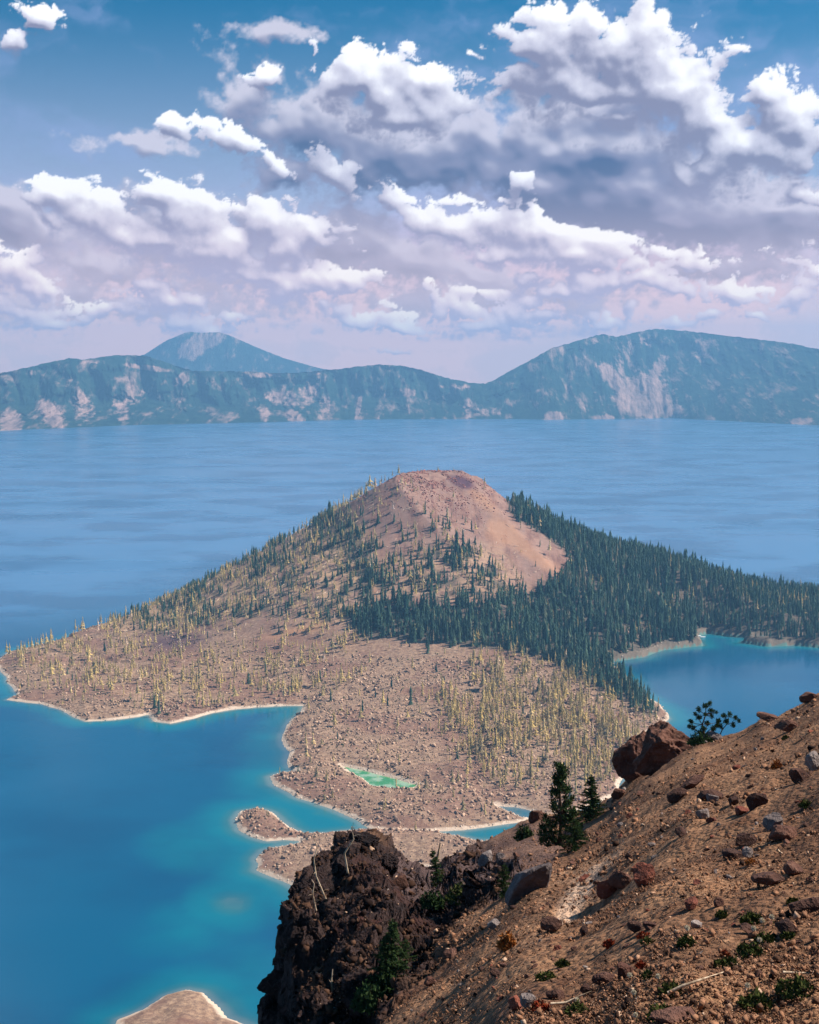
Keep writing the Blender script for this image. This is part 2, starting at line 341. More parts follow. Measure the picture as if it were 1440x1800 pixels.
BARE = [(770, 850), (860, 880), (930, 930), (1010, 985), (960, 1040), (900, 1030), (860, 980), (800, 930), (740, 880)]
def soft(px, py, P, w=10): return sstep(-w, w, pdist(px, py, P) + 8 * fbm(px / 22, py / 14, 0, 2, 61))
def veg(px, py):
    bare = soft(px, py, BARE, 8)
    d = 1.0 * soft(px, py, DENSE, 8) + .36 * soft(px, py, MIDDARK, 14) + .5 * soft(px, py, LEFTF, 12) + .75 * soft(px, py, SHORER, 10) + .16 * soft(px, py, CONEF, 20)
    d = d * (1 - bare * .96) + .007
    clump = sstep(-.25, .45, fbm(px / 16, py / 9, 3.3, 3, 71))
    nd = np.clip(d, 0, 1); nd = np.where(nd < .6, nd * (.25 + 1.3 * clump), nd)
    p = 1.15 * soft(px, py, PALED, 48) + .36 * soft(px, py, PALEL, 20) + .65 * soft(px, py, LEFTF, 15) + .22 * soft(px, py, CONEF, 25) * (1 - bare) + .10 * soft(px, py, MIDDARK, 14) + .16 * soft(px, py, DENSE, 4) * sstep(.0, .5, fbm(px / 60, py / 25, 8, 2, 73)) + .035
    clump2 = sstep(-.35, .4, fbm(px / 20, py / 12, 5.3, 3, 77))
    gaps = sstep(-.5, .1, fbm(px / 45, py / 22, 9.1, 3, 79))
    return nd, np.clip(p * (.10 + 1.35 * clump2) * (.25 + .75 * gaps), 0, 1.4)

# ---- island terrain mesh
xs = np.arange(-660, 1060, 2.7)
ys = [700.0]
while ys[-1] < 2640: ys.append(ys[-1] + max(1.9, ys[-1] / 1250 * 2.1 * (1 if ys[-1] < 1500 else 1.25)))
ys = np.array(ys)
GX, GY = np.meshgrid(xs, ys)
SD = land_sdf(GX, GY); GZ = height(GX, GY, SD)
px, py = project(GX, GY, GZ)
fd, pd = veg(px, py)
keep = SD > -9
def blob(px, py, cx, cy, rx, ry, rot=0):
    c, s_ = math.cos(R(rot)), math.sin(R(rot)); dx, dy = px - cx, -(py - cy)
    a = (dx * c + dy * s_) / rx; b = (-dx * s_ + dy * c) / ry
    return np.clip(1.35 - np.sqrt(a * a + b * b), 0, 1)
nz = fbm(px / 9, py / 9, 0, 3, 81) * .3
dark_patch = np.clip(blob(px, py, 300, 1128, 60, 16) + blob(px, py, 340, 1100, 60, 22) * .6 + nz, 0, 1) * (blob(px, py, 310, 1120, 110, 40) > 0)  # darker patches low on the left side of the island
orange = np.clip(sum(blob(px, py, *b) for b in ((850, 880, 40, 10, -42), (900, 945, 45, 16, -38), (880, 935, 26, 22, 0), (950, 985, 50, 12, -35), (655, 1030, 9, 26, 0), (600, 1075, 60, 8, 8), (520, 1110, 60, 8, 12))) + nz, 0, 1)
darkc = np.clip(blob(px, py, 812, 848, 22, 10, -20) * 1.6 + nz * .4, 0, 1) * (blob(px, py, 812, 848, 36, 18, -20) > 0)  # shadow in the notch of the summit's right rim, painted as a dark spot
tanv = soft(px, py, LEFTF, 25) + .6 * soft(px, py, MIDDARK, 25)
A = dict(tan=tanv.ravel(), bleach=(1 - .85 * sstep(1640, 1720, GY) * sstep(150, 230, GX)).ravel(), shore=SD.ravel(), forest=np.maximum(fd ** .8, .9 * sstep(1640, 1720, GY) * sstep(150, 230, GX) * (GZ < 90)).ravel(), cone=sstep(22, 70, GZ + 12 * fbm(GX / 50, GY / 50, 0, 3, 691)).ravel(), dark_patch=dark_patch.ravel(), orange=orange.ravel(), cinder=darkc.ravel())
V = np.stack([GX, GY, GZ], -1).reshape(-1, 3)
Fc = grid_faces(len(ys), len(xs), keep)
V, Fc, A = compact(V, Fc, A)
m, t = material('island_ground')
pos = t.n('ShaderNodeNewGeometry').outputs['Position']
n1 = t.noise(pos, .035, 6, .6); n2 = t.noise(pos, .22, 5, .65); n3 = t.noise(pos, .8, 4, .7)
lava = t.mix(t.ramp(n2, .3, .72), srgb(120, 94, 78), srgb(182, 150, 122))
lava = t.mix(t.math('MULTIPLY', t.ramp(n3, .55, .35), .55), lava, srgb(74, 58, 62))
conec = t.mix(t.ramp(n1, .3, .7), srgb(122, 88, 78), srgb(160, 124, 108))
conec = t.mix(t.math('MULTIPLY', t.ramp(n2, .45, .75), .4), conec, srgb(196, 160, 138))
big_ = t.noise(pos, .011, 5, .6)
lava = t.mix(t.math('MULTIPLY', t.ramp(big_, .46, .6), .55), lava, srgb(118, 82, 72))
conec = t.mix(t.math('MULTIPLY', t.ramp(n3, .5, .7), .45), conec, srgb(104, 66, 62))
strk = t.noise(t.vmath('MULTIPLY', pos, (.09, .012, .012)), 1.0, 6, .65)
conec = t.mix(t.math('MULTIPLY', t.ramp(strk, .42, .62), .5), conec, srgb(150, 124, 112))
conec = t.mix(t.math('MULTIPLY', t.ramp(strk, .46, .34), .5), conec, srgb(100, 72, 68))
c = t.mix(t.attr('cone'), lava, conec)
c = t.mix(t.math('MULTIPLY', t.math('MULTIPLY', t.attr('tan'), t.ramp(t.noise(pos, .06, 5, .6), .38, .58)), .8), c, srgb(196, 160, 124))
c = t.mix(t.math('MULTIPLY', t.attr('orange'), .45), c, srgb(196, 144, 106))
c = t.mix(t.math('MULTIPLY', t.attr('cinder'), .9), c, srgb(84, 56, 70))  # cinder tint is the rim notch's shadow put into the ground colour
c = t.mix(t.math('MULTIPLY', t.attr('dark_patch'), .75), c, srgb(84, 66, 76))
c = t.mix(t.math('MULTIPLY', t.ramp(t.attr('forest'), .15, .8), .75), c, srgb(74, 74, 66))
sh = t.math('ADD', t.attr('shore'), t.math('ADD', t.math('MULTIPLY', t.math('SUBTRACT', n2, .5), 9.0), t.math('MULTIPLY', t.math('SUBTRACT', t.noise(pos, .03, 3, .5), .5), 9.0)))
c = t.mix(t.math('MULTIPLY', t.ramp(sh, 5.0, 1.6), t.attr('bleach')), c, srgb(206, 182, 160))
c = t.mix(t.ramp(t.attr('shore'), .2, -1.2), c, srgb(96, 128, 120))
finish(t, c, .95, n3, .1, .6, .8)
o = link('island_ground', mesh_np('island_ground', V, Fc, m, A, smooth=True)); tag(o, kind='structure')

# ------------------------------------------------------------------ lake
def axis(lo, hi, a, b, step, grow=1.16):
    v = list(np.arange(a, b + .1, step)); s = step
    while v[-1] < hi: s *= grow; v.append(min(v[-1] + s, hi))
    s = step
    while v[0] > lo: s *= grow; v.insert(0, max(v[0] - s, lo))
    return np.array(v)
lx = axis(-9000, 9000, -620, 820, 6); ly = axis(-300, 12500, 760, 2200, 6)
LX, LY = np.meshgrid(lx, ly)
ld_ = land_sdf(LX, LY)
lpx, lpy = project(LX, LY, 0 * LX)
shoal = np.maximum.reduce([np.clip(1 - np.hypot((lpx - a) / b, (lpy - c_) / d), 0, 1) * e for a, b, c_, d, e in
        ((410, 105, 1590, 62, .93), (345, 130, 1490, 60, .5), (330, 160, 1640, 70, .3), (440, 110, 1700, 60, .45), (470, 90, 1470, 60, .6), (500, 70, 1340, 60, .5), (440, 80, 1740, 60, .55), (560, 90, 1430, 22, .8))])
far = np.clip(-ld_, 0, 1e5)
shoal = np.clip(shoal * 1.25 + .35 * fbm(LX / 45, LY / 45, 0, 4, 651) * (shoal > 0) * np.clip(shoal * 4, 0, 1), 0, 1)
dep = far * .8 + 3 * fbm(LX / 60, LY / 60, 0, 3, 91) * sstep(5, 60, far)
near_l = sstep(-.2, .9, (lpx - 150) / 400) * sstep(1200, 1330, lpy)
dep = dep * (1 - .45 * near_l)
depth = np.clip(dep, 0, 40) * (1 - .0 * shoal)
depth = np.minimum(depth, 34 - 31.0 * shoal ** .55 + 1.5 * fbm(LX / 25, LY / 25, 0, 3, 93)) if True else depth
depth = np.clip(np.where(shoal > .02, depth, np.clip(dep, 0, 40)), 0, 40)
m, t = material('lake_water')
pos = t.n('ShaderNodeNewGeometry').outputs['Position']
dp = t.attr('depth')
dn = t.noise(pos, .012, 5, .55)
dpn = t.math('ADD', dp, t.math('MULTIPLY', t.math('SUBTRACT', dn, .5), t.math('MULTIPLY', dp, .55)))
c = t.mix(t.ramp(dpn, 6.0, 30.0), (.0, .150, .205, 1), (.0, .080, .165, 1))
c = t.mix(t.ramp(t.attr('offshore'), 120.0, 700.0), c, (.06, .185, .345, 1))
c = t.mix(t.ramp(dpn, 9.0, 2.2), c, (.03, .150, .17, 1))
c = t.mix(t.math('MULTIPLY', t.ramp(dpn, 4.2, .4), .5), c, (.24, .25, .23, 1))
big = t.noise(t.vmath('MULTIPLY', pos, (.0040, .0050, 1)), 1.0, 5, .55)
c = t.mix(t.math('MULTIPLY', t.ramp(big, .42, .65), .5), c, (.0, .045, .115, 1))
ripv = t.vmath('MULTIPLY', pos, (.5, 1.0, 1))
w1 = t.noise(ripv, .35, 5, .65); w2 = t.noise(t.vmath('MULTIPLY', pos, (.0022, .0075, 1)), 1.0, 6, .65)
b1 = t.n('ShaderNodeBump', {'Height': w1, 'Strength': .22, 'Distance': .35}).outputs[0]
dist_ = t.ramp(t.n('ShaderNodeSeparateXYZ', {0: pos}).outputs[1], 1300.0, 2600.0)
w3 = t.noise(t.vmath('MULTIPLY', pos, (.0009, .0035, 1)), 1.0, 7, .62)
rough = t.math('ADD', t.math('MULTIPLY', dist_, .13), t.n('ShaderNodeMapRange', {0: w3, 1: .38, 2: .62, 3: .10, 4: .16}).outputs[0])
c = t.mix(t.math('MULTIPLY', t.ramp(w3, .50, .70), .10), c, (.0, .045, .13, 1))
b = t.n('ShaderNodeBsdfPrincipled', {'Base Color': c, 'Roughness': rough, 'IOR': 1.33, 'Normal': b1})
t.n('ShaderNodeOutputMaterial', {'Surface': b.outputs[0]})
V = np.stack([LX, LY, 0 * LX], -1).reshape(-1, 3)
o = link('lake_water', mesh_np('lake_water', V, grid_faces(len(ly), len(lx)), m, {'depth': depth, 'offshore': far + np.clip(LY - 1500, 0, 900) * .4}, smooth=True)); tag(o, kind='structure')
# pond, a hand above the lake
pp = np.array(POND); pc = pp.mean(0); pv = np.array([[*(pc + (q - pc) * 1.25), .06] for q in pp])
m, t = material('pond_water')
pos = t.n('ShaderNodeNewGeometry').outputs['Position']
c = t.mix(t.ramp(t.noise(pos, .07, 3, .5), .4, .6), (.06, .24, .07, 1), (.30, .42, .27, 1))
finish(t, c, .08, spec=.5)
me = bpy.data.meshes.new('pond_water'); me.from_pydata([tuple(v) for v in pv], [], [tuple(range(len(pv)))]); me.materials.append(m)
tag(link('pond_water', me), kind='structure')

# ------------------------------------------------------------------ far caldera rim and mountains
def far_layer(name, shore, crest, run, gully, patches, seed, u0, u1, n=520, prof=1.0, mat=None, spike=4.0, nt=70):
    U = np.linspace(us(u0, 700)[0], us(u1, 700)[0], n)
    su, ss = us(*np.array(shore, float).T); cu, cs = us(*np.array(crest, float).T)
    s0 = np.interp(U, su, ss); D0 = -H / s0
    run_ = np.interp(U, us(np.array([r[0] for r in run]), 700)[0], [r[1] for r in run])
    D1 = D0 + run_; s1 = np.interp(U, cu, cs)
    Z1 = H + s1 * D1
    T = np.concatenate([np.linspace(-.02, 1, nt), np.linspace(1.03, 1.7, 12)])
    UU, TT = np.meshgrid(U, T); D0g, Z1g, rg = (np.broadcast_to(a, UU.shape) for a in (D0, Z1, run_))
    X0 = UU * D0g
    tt = np.clip(TT, 0, 1)
    f = prof * tt ** .8 + (1 - prof) * (tt * .45 + .55 * sstep(.35, 1, tt))
    gl = fbm(X0 / 260 + TT * .3, TT * .9, seed * .7, 5, seed, gain=.55, ridged=True)
    gl2 = fbm(X0 / 90, TT * 3.0, seed * .3, 4, seed + 5)
    env = np.sin(np.clip(TT, 0, 1) * math.pi) ** .7 + .02
    Y = D0g + rg * TT + env * rg * gully * (gl * .9 + gl2 * .55)
    Z = Z1g * f + env * Z1g * (.10 * gl2 + .06 * gl)
    behind = np.clip(TT - 1, 0, 1)
    Z = Z - behind * Z1g * .9
    Z = Z + np.where(np.abs(TT - 1) < .02, 1, 0) * spike * vnoise(X0 / 22, 0 * X0, 0, seed + 8)
    Z = np.maximum(Z, -6 + 0 * Z); Z[0] = -6
    X = UU * Y
    px, py = project(X, Y, Z)
    tal = np.zeros_like(X)
    for b in patches: tal = np.maximum(tal, np.clip(blob(px, py, *b[:5]) * 1.3, 0, 1) * (b[5] if len(b) > 5 else 1))
    V = np.stack([X, Y, Z], -1).reshape(-1, 3)
    me = mesh_np(name, V, grid_faces(len(T), n), mat, {'talus': tal, 'gul': gl})
    me.polygons.foreach_set('use_smooth', np.ones(len(me.polygons), bool))
    return tag(link(name, me), kind='structure')
m_far, t = material('far_slope')
pos = t.n('ShaderNodeNewGeometry').outputs['Position']
n1 = t.noise(t.vmath('MULTIPLY', pos, (.006, .002, .003)), 1.0, 8, .68); n2 = t.noise(pos, .012, 7, .72); n3 = t.noise(t.vmath('MULTIPLY', pos, (.02, .004, .004)), 1.0, 6, .7)
green = t.mix(t.ramp(n2, .35, .65), (.010, .034, .028, 1), (.035, .070, .050, 1))
rock = t.mix(t.ramp(n3, .3, .7), srgb(112, 94, 90), srgb(200, 162, 146))
tl = t.math('ADD', t.math('MULTIPLY', t.attr('talus'), 1.15), t.math('MULTIPLY', t.math('ADD', t.math('SUBTRACT', n3, .5), t.math('MULTIPLY', t.math('SUBTRACT', n2, .5), .8)), 2.2))
rough_rock = t.math('MULTIPLY', t.ramp(t.math('ADD', n1, t.math('MULTIPLY', t.math('SUBTRACT', n3, .5), .6)), .50, .70), .72)
c = t.mix(rough_rock, green, rock)
c = t.mix(t.ramp(tl, .28, .85), c, rock)
finish(t, c, 1.0, t.math('ADD', n2, n3), 0.0, 1.0, 26.0)
SHORE_L = [(-300, 775), (8, 757), (120, 752), (240, 747), (480, 742), (600, 738), (700, 737), (1900, 736)]
far_layer('crater_rim_hills', SHORE_L, [(-300, 700), (-60, 672), (8, 655), (60, 643), (120, 630), (150, 632), (200, 625), (255, 625), (300, 640), (340, 652), (420, 653), (520, 656), (600, 648), (660, 641), (700, 642), (740, 650), (780, 663), (820, 672), (850, 674), (900, 690), (1000, 715)],
          [(-300, 900), (300, 1300), (700, 1000), (1000, 700)], .42,
          [(262, 647, 40, 5, -8), (318, 668, 16, 9, 30), (20, 742, 22, 20, -40), (90, 728, 20, 36, 38, .8), (140, 705, 16, 45, 30, .55), (215, 720, 14, 30, 10, .5), (235, 690, 18, 25, 0, .5), (468, 659, 26, 5), (500, 700, 40, 16, -10, .6), (518, 733, 20, 11, -35), (550, 656, 12, 4), (572, 715, 12, 26, 0, .6), (545, 690, 20, 20, 0, .6), (630, 718, 4, 26, -12), (716, 690, 14, 8), (465, 728, 10, 14, 0, .8), (60, 655, 20, 6, 0, .4), (160, 636, 24, 4, 0, .5), (800, 680, 30, 4, 0, .6), (840, 725, 26, 14, 0, .5), (820, 715, 8, 20, 0, .6)],
          101, -300, 1000, 900, .35, m_far)
far_layer('far_mountain', [(-200, 700), (900, 700)], [(60, 668), (200, 642), (256, 622), (290, 600), (325, 585), (335, 583), (352, 585), (385, 584), (400, 588), (450, 610), (500, 630), (560, 647), (640, 660), (760, 670)],
          [(0, 1200), (800, 1200)], .10, [(345, 607, 34, 16, 30, 1.2), (375, 600, 22, 10, 30), (335, 625, 10, 10, 0, .8)], 131, 60, 760, 260, .9, m_far, 2.0)
far_layer('mountain', [(700, 737), (870, 736), (960, 738), (1180, 735), (1280, 740), (1440, 748), (1900, 770)],
          [(780, 722), (820, 695), (840, 680), (870, 667), (920, 640), (970, 612), (1020, 598), (1058, 587), (1085, 592), (1110, 586), (1150, 578), (1200, 581), (1260, 588), (1320, 595), (1380, 602), (1430, 612), (1500, 625), (1900, 650)],
          [(780, 300), (900, 1000), (1100, 1800), (1900, 1800)], .26,
          [(1130, 700, 50, 42, 0, .95), (1085, 672, 45, 14, -45, 1), (1152, 655, 12, 34, -30, .8), (1170, 722, 36, 14, 0, .8), (1235, 612, 17, 20, 0, .6), (975, 732, 18, 9, 0, .9), (1060, 734, 26, 5, 0, .8), (1100, 610, 22, 14, 0, .35), (860, 726, 25, 8, 0, .5), (1092, 640, 8, 20, 0, .5), (1150, 600, 60, 8, 0, .3), (1405, 740, 26, 7, 0, .8), (1040, 600, 14, 8, 0, .4)],
          151, 780, 1900, 620, .85, m_far)

# ------------------------------------------------------------------ island trees
def needle_mat(name, a, b, dry=None):
    m, t = material(name)
    tn = t.attr('tone')
    c = t.mix(tn, a, b)
    if dry: c = t.mix(t.ramp(tn, .72, .95), c, dry)
    d = t.n('ShaderNodeBsdfDiffuse', {'Color': c, 'Roughness': 1.0})
    t.n('ShaderNodeOutputMaterial', {'Surface': d.outputs[0]})
    return m
m_fir = needle_mat('conifer_needles', (.018, .065, .055, 1), (.14, .20, .12, 1), (.30, .24, .15, 1))
m_pale = needle_mat('pale_conifer', srgb(150, 132, 104), srgb(240, 208, 128), srgb(226, 200, 180))
def tree_tpl(rng, pale=False):
    vs, fs = [], []
    def add(v, f):
        b = len(vs); vs.extend(v); fs.extend([tuple(b + i for i in q) for q in f])
    tw = .011 if pale else .016
    add([(tw * math.cos(a), tw * math.sin(a), -.03) for a in (0, 2.1, 4.2)] + [(0, 0, 1.0)], [(0, 1, 3), (1, 2, 3), (2, 0, 3)])
    L = 6 if pale else 8
    R0 = rng.uniform(.09, .17) if pale else rng.uniform(.10, .21)
    base = rng.uniform(.1, .4) if pale else rng.uniform(.04, .14)
    for l in range(L):
        f = l / (L - 1)
        zc = base + (1 - base) * f * .93
        r = R0 * ((1 - f) ** .8 + .12) * rng.uniform(.7, 1.2)
        if pale: r = R0 * ((1 - f) ** .7 + .12) * rng.uniform(.45, 1.35)
        n = 5; off = rng.uniform(0, 6.28); v = []
        dz = (1 - base) / L * (1.7 if not pale else 1.2)
        cx, cy = rng.uniform(-.2, .2) * r, rng.uniform(-.2, .2) * r
        for i in range(2 * n):
            rr = r * (rng.uniform(.65, 1.35) if i % 2 == 0 else rng.uniform(.25, .5))
            a = off + math.pi * i / n
            v.append((cx + rr * math.cos(a), cy + rr * math.sin(a), zc - (dz * .35 if i % 2 == 0 else 0)))
        v.append((cx * .3, cy * .3, min(zc + dz, 1.03)))
        add(v, [(i, (i + 1) % (2 * n), 2 * n) for i in range(2 * n)])
    return np.array(vs), np.array(fs)
rr = random.Random(3)
TPL = {k: [tree_tpl(rr, k == 'pale') for _ in range(9)] for k in ('dark', 'pale')}
def zat(x, y):
    sd = land_sdf(x, y); return height(x, y, sd), sd
N = 190000
tx = RNG.uniform(-640, 1000, N); ty = RNG.uniform(1080, 2450, N)
tz, tsd = zat(tx, ty)
tpx, tpy = project(tx, ty, tz)
dD, dP = veg(tpx, tpy)
scale_keep = .42
r1, r2 = RNG.random(N), RNG.random(N)
ok = (tsd > 4) & (tpx > -40) & (tpx < 1500) & (np.hypot(tx - CONE_X, ty - CONE_Y + 30) > 28)
# the far side of the cone is out of sight: keep only the strip behind its outline
dx, dy = tx - CONE_X, ty - CONE_Y
ok &= ~((dy > 60) & (tz < 60 + 0 * tz) & (np.abs(dx) < 330))
ok &= ~((dy > 140) & (np.abs(dx) < 520) & (tz < 200))
gap = sstep(-.55, -.1, fbm(tx / 22, ty / 22, 0, 3, 641))
isD = ok & (r1 < dD * scale_keep * (.25 + .75 * gap))
isP = ok & ~isD & (r2 < dP * scale_keep * .85 + .012 * (dD > .5))
hD = (7 + 17 * RNG.random(N) ** 1.1) * (.75 + .35 * np.clip(dD, 0, 1)); hP = 7 + 15 * RNG.random(N) ** 1.4
hD = hD * (1 - .22 * sstep(1150, 1350, tpx)) * np.where(RNG.random(N) < .06, 1.4, 1.0); hP = hP * np.where(RNG.random(N) < .05, 1.35, 1.0)
hD = np.where((tpy < 900) & (tpx < 900), hD * .55, hD); lf_ = soft(tpx, tpy, LEFTF, 12); hD = hD * (1 - .28 * lf_); hP = hP * (1 - .25 * lf_)
def forest(kind, idx, h, mat, names, labels, cat, grp, merged_name, merged_label):
    idx = idx[np.argsort(ty[idx] - h[idx] * 12)]
    vis = (tpx[idx] > 4) & (tpx[idx] < 1436)
    ind = idx[vis][:290]; rest = np.setdiff1d(idx, ind)
    meshes = []
    for i, (v, f) in enumerate(TPL[kind]):
        meshes.append(mesh_np(names, v, f, mat, {'tone': np.full(len(v), (i + .5) / 9 * .85)}))
    for q, i in enumerate(ind):
        s_ = h[i]
        o = link(names, meshes[q % 9], None, (tx[i], ty[i], tz[i] - .2), (0, 0, rr.uniform(0, 6)), (s_ * rr.uniform(.8, 1.2), s_ * rr.uniform(.8, 1.2), s_))
        tag(o, labels(tpx[i], tpy[i]), cat, grp)
    Vs, Fs, Ts = [], [], []; base = 0
    tplr = RNG.integers(0, 9, len(rest)); tvar = .5 + .5 * fbm(tx[rest] / 30, ty[rest] / 30, 0, 3, 601)
    for k in range(9):
        ii = rest[tplr == k]; v, f = TPL[kind][k]
        if not len(ii): continue
        a = RNG.uniform(0, 6.28, len(ii)); s_ = h[ii]; w = s_ * RNG.uniform(.75, 1.25, len(ii))
        ca, sa = np.cos(a), np.sin(a)
        X = (v[None, :, 0] * ca[:, None] - v[None, :, 1] * sa[:, None]) * w[:, None] + tx[ii][:, None]
        Y = (v[None, :, 0] * sa[:, None] + v[None, :, 1] * ca[:, None]) * w[:, None] + ty[ii][:, None]
        Z = v[None, :, 2] * s_[:, None] + tz[ii][:, None] - .2
        Vs.append(np.stack([X, Y, Z], -1).reshape(-1, 3))
        Fs.append((f[None] + (np.arange(len(ii)) * len(v))[:, None, None]).reshape(-1, 3) + base)
        Ts.append(np.repeat(np.clip(RNG.beta(1.1, 1.6, len(ii)) * .75 + .5 * (tvar[tplr == k] - .25), 0, 1), len(v))); base += len(ii) * len(v)
    o = link(merged_name, mesh_np(merged_name, np.concatenate(Vs), np.concatenate(Fs), mat, {'tone': np.concatenate(Ts)}))
    tag(o, merged_label, 'forest', None, 'stuff')
    print('trees', kind, len(idx))
def lab_d(px, py):
    if px > 1010 and py > 1165: return 'dark green conifer by the water on the right shore of the island'
    if py < 1000: return 'small dark conifer on the bare upper slope of the cinder cone'
    if px < 600: return 'dark conifer among the pale trees on the left flank of the island'
    return 'dark green conifer at the lower edge of the dense forest on the cinder cone'
def lab_p(px, py):
    if px > 800: return 'thin yellowish conifer in the thick stand on the lava field right of the pond'
    if px < 530: return 'thin pale conifer standing on the left point of the island'
    return 'lone thin pale conifer on the brown lava field around the green pond'
forest('dark', np.nonzero(isD)[0], hD, m_fir, 'conifer_tree', lab_d, 'tree', 'dark conifers standing on the island', 'conifer_forest', 'dense dark green conifer forest covering the right flank of the island cone')
forest('pale', np.nonzero(isP)[0], hP, m_pale, 'pale_conifer_tree', lab_p, 'tree', 'thin pale conifers on the lava field', 'pale_conifer_forest', 'thin pale and half dead conifers scattered over the island')

# ------------------------------------------------------------------ rubble on the lava
def rock_tpl(rng, n=9):
    """six-cornered to eight-cornered angular block"""
    v = np.array([(-1, -1, -1), (1, -1, -1), (1, 1, -1), (-1, 1, -1), (-1, -1, 1), (1, -1, 1), (1, 1, 1), (-1, 1, 1)], float) * .62
    v += np.array([[rng.uniform(-.34, .34) for _ in range(3)] for _ in range(8)])
    v *= (rng.uniform(.8, 1.2), rng.uniform(.6, 1.0), rng.uniform(.45, .8))
    f = [(0, 2, 1), (0, 3, 2), (4, 5, 6), (4, 6, 7), (0, 1, 5), (0, 5, 4), (1, 2, 6), (1, 6, 5), (2, 3, 7), (2, 7, 6), (3, 0, 4), (3, 4, 7)]
    return v, np.array(f)
RT = [rock_tpl(rr) for _ in range(12)]
def scatter(name, P, size, mat, tone, label):
    Vs, Fs, Ts = [], [], []; base = 0; N = len(P); kk = RNG.integers(0, len(RT), N)
    for k in range(len(RT)):
        ii = np.nonzero(kk == k)[0]; v, f = RT[k]
        if not len(ii): continue
        q = RNG.normal(size=(len(ii), 4)); q /= np.linalg.norm(q, axis=1)[:, None]
        q[:, 0] += 1.0; q /= np.linalg.norm(q, axis=1)[:, None]
        w, x, y, z = q.T
        M = np.stack([1 - 2 * (y * y + z * z), 2 * (x * y - w * z), 2 * (x * z + w * y), 2 * (x * y + w * z), 1 - 2 * (x * x + z * z), 2 * (y * z - w * x), 2 * (x * z - w * y), 2 * (y * z + w * x), 1 - 2 * (x * x + y * y)], -1).reshape(-1, 3, 3)
        vv = np.einsum('nij,kj->nki', M, v) * size[ii][:, None, None] + P[ii][:, None, :]
        Vs.append(vv.reshape(-1, 3)); Fs.append((f[None] + (np.arange(len(ii)) * 8)[:, None, None]).reshape(-1, 3) + base)
        Ts.append(np.repeat(tone[ii], 8)); base += len(ii) * 8
    o = link(name, mesh_np(name, np.concatenate(Vs), np.concatenate(Fs), mat, {'tone': np.concatenate(Ts)}))
    tag(o, label, 'rocks', None, 'stuff'); return o
m_rub, t = material('lava_rubble')
c = t.mix(t.ramp(t.attr('tone'), 0, .75, False), srgb(78, 62, 54), srgb(196, 162, 136))
c = t.mix(t.ramp(t.attr('tone'), .8, .9), c, srgb(236, 216, 196))
finish(t, c, .95, None, .1)
N = 120000
qx = RNG.uniform(-620, 620, N); qy = 820 + (2050 - 820) * RNG.random(N) ** 1.3
qz, qs = zat(qx, qy); qpx, qpy = project(qx, qy, qz)
okr = (qs > -1.0) & (qz < 26) & (qpx > -20) & (qpx < 1460) & (qpy > 1090) & ((qpx > 480) | (qpy > 1230) | (RNG.random(N) < .3) | (qs < 5))
okr &= (qpx < 1200)
qx, qy, qz, qs = (a[okr] for a in (qx, qy, qz, qs))
shore = qs + RNG.normal(0, 1.2, len(qs)) < 4.0
tone = np.where(shore, RNG.uniform(.84, 1, len(qs)), RNG.uniform(0, .8, len(qs)))
rid_ = sstep(.0, .5, fbm(qx / 30, qy / 22, 0, 3, 681, ridged=True))
sz = np.where(shore, RNG.uniform(.3, .9, len(qs)), (.35 + 1.2 * RNG.random(len(qs)) ** 2.2) * (.75 + 1.0 * rid_))
scatter('lava_rubble', np.stack([qx, qy, qz + sz * .15], -1), sz, m_rub, tone, 'brown lava blocks and bleached shore stones strewn over the low part of the island')
print('rubble', len(qs))
N = 14000
ra = RNG.uniform(0, 6.283, N); rq = 110 * np.sqrt(RNG.random(N)) * (.4 + RNG.random(N)) + 5
qx = CONE_X + rq * np.cos(ra); qy = CONE_Y + rq * np.sin(ra); qz, qs = zat(qx, qy)
okr = (qy < CONE_Y + 20) & (fbm(qx / 14, qy / 14, 0, 3, 661) > -.12)
qx, qy, qz = qx[okr], qy[okr], qz[okr]; sz = .35 + 1.5 * RNG.random(len(qx)) ** 3
m_sum, t = material('summit_cinder')
finish(t, t.mix(t.ramp(t.attr('tone'), 0, .9, False), srgb(92, 50, 50), srgb(186, 128, 112)), .95, None, .1)
scatter('summit_rocks', np.stack([qx, qy, qz], -1), sz, m_sum, RNG.random(len(qx)), 'reddish cinder blocks crowning the summit of the island cone')
N = 26000
qx = RNG.uniform(-620, 420, N); qy = RNG.uniform(1300, 2150, N); qz, qs = zat(qx, qy); qpx, qpy = project(qx, qy, qz)
dn_, pn_ = veg(qpx, qpy)
ii = np.nonzero((qs > 3) & (qpy > 860) & (RNG.random(N) < .04 + .28 * soft(qpx, qpy, LEFTF, 14) + .10 * soft(qpx, qpy, CONEF, 14) + .10 * soft(qpx, qpy, PALED, 14)))[0]
n_ = len(ii); an = RNG.uniform(0, 6.283, n_); L_ = RNG.uniform(4, 13, n_); w_ = RNG.uniform(.18, .38, n_)
x0, y0 = qx[ii], qy[ii]; x1, y1 = x0 + np.cos(an) * L_, y0 + np.sin(an) * L_; z0, z1 = qz[ii] + .5, zat(x1, y1)[0] + .5
nx_, ny_ = -np.sin(an) * w_, np.cos(an) * w_
LV = np.stack([np.stack([x0 + nx_, y0 + ny_, z0], -1), np.stack([x0 - nx_, y0 - ny_, z0], -1), np.stack([x0, y0, z0 + w_ * 1.5], -1), np.stack([x1 + nx_ * .5, y1 + ny_ * .5, z1], -1), np.stack([x1 - nx_ * .5, y1 - ny_ * .5, z1], -1), np.stack([x1, y1, z1 + w_ * .8], -1)], 1).reshape(-1, 3)
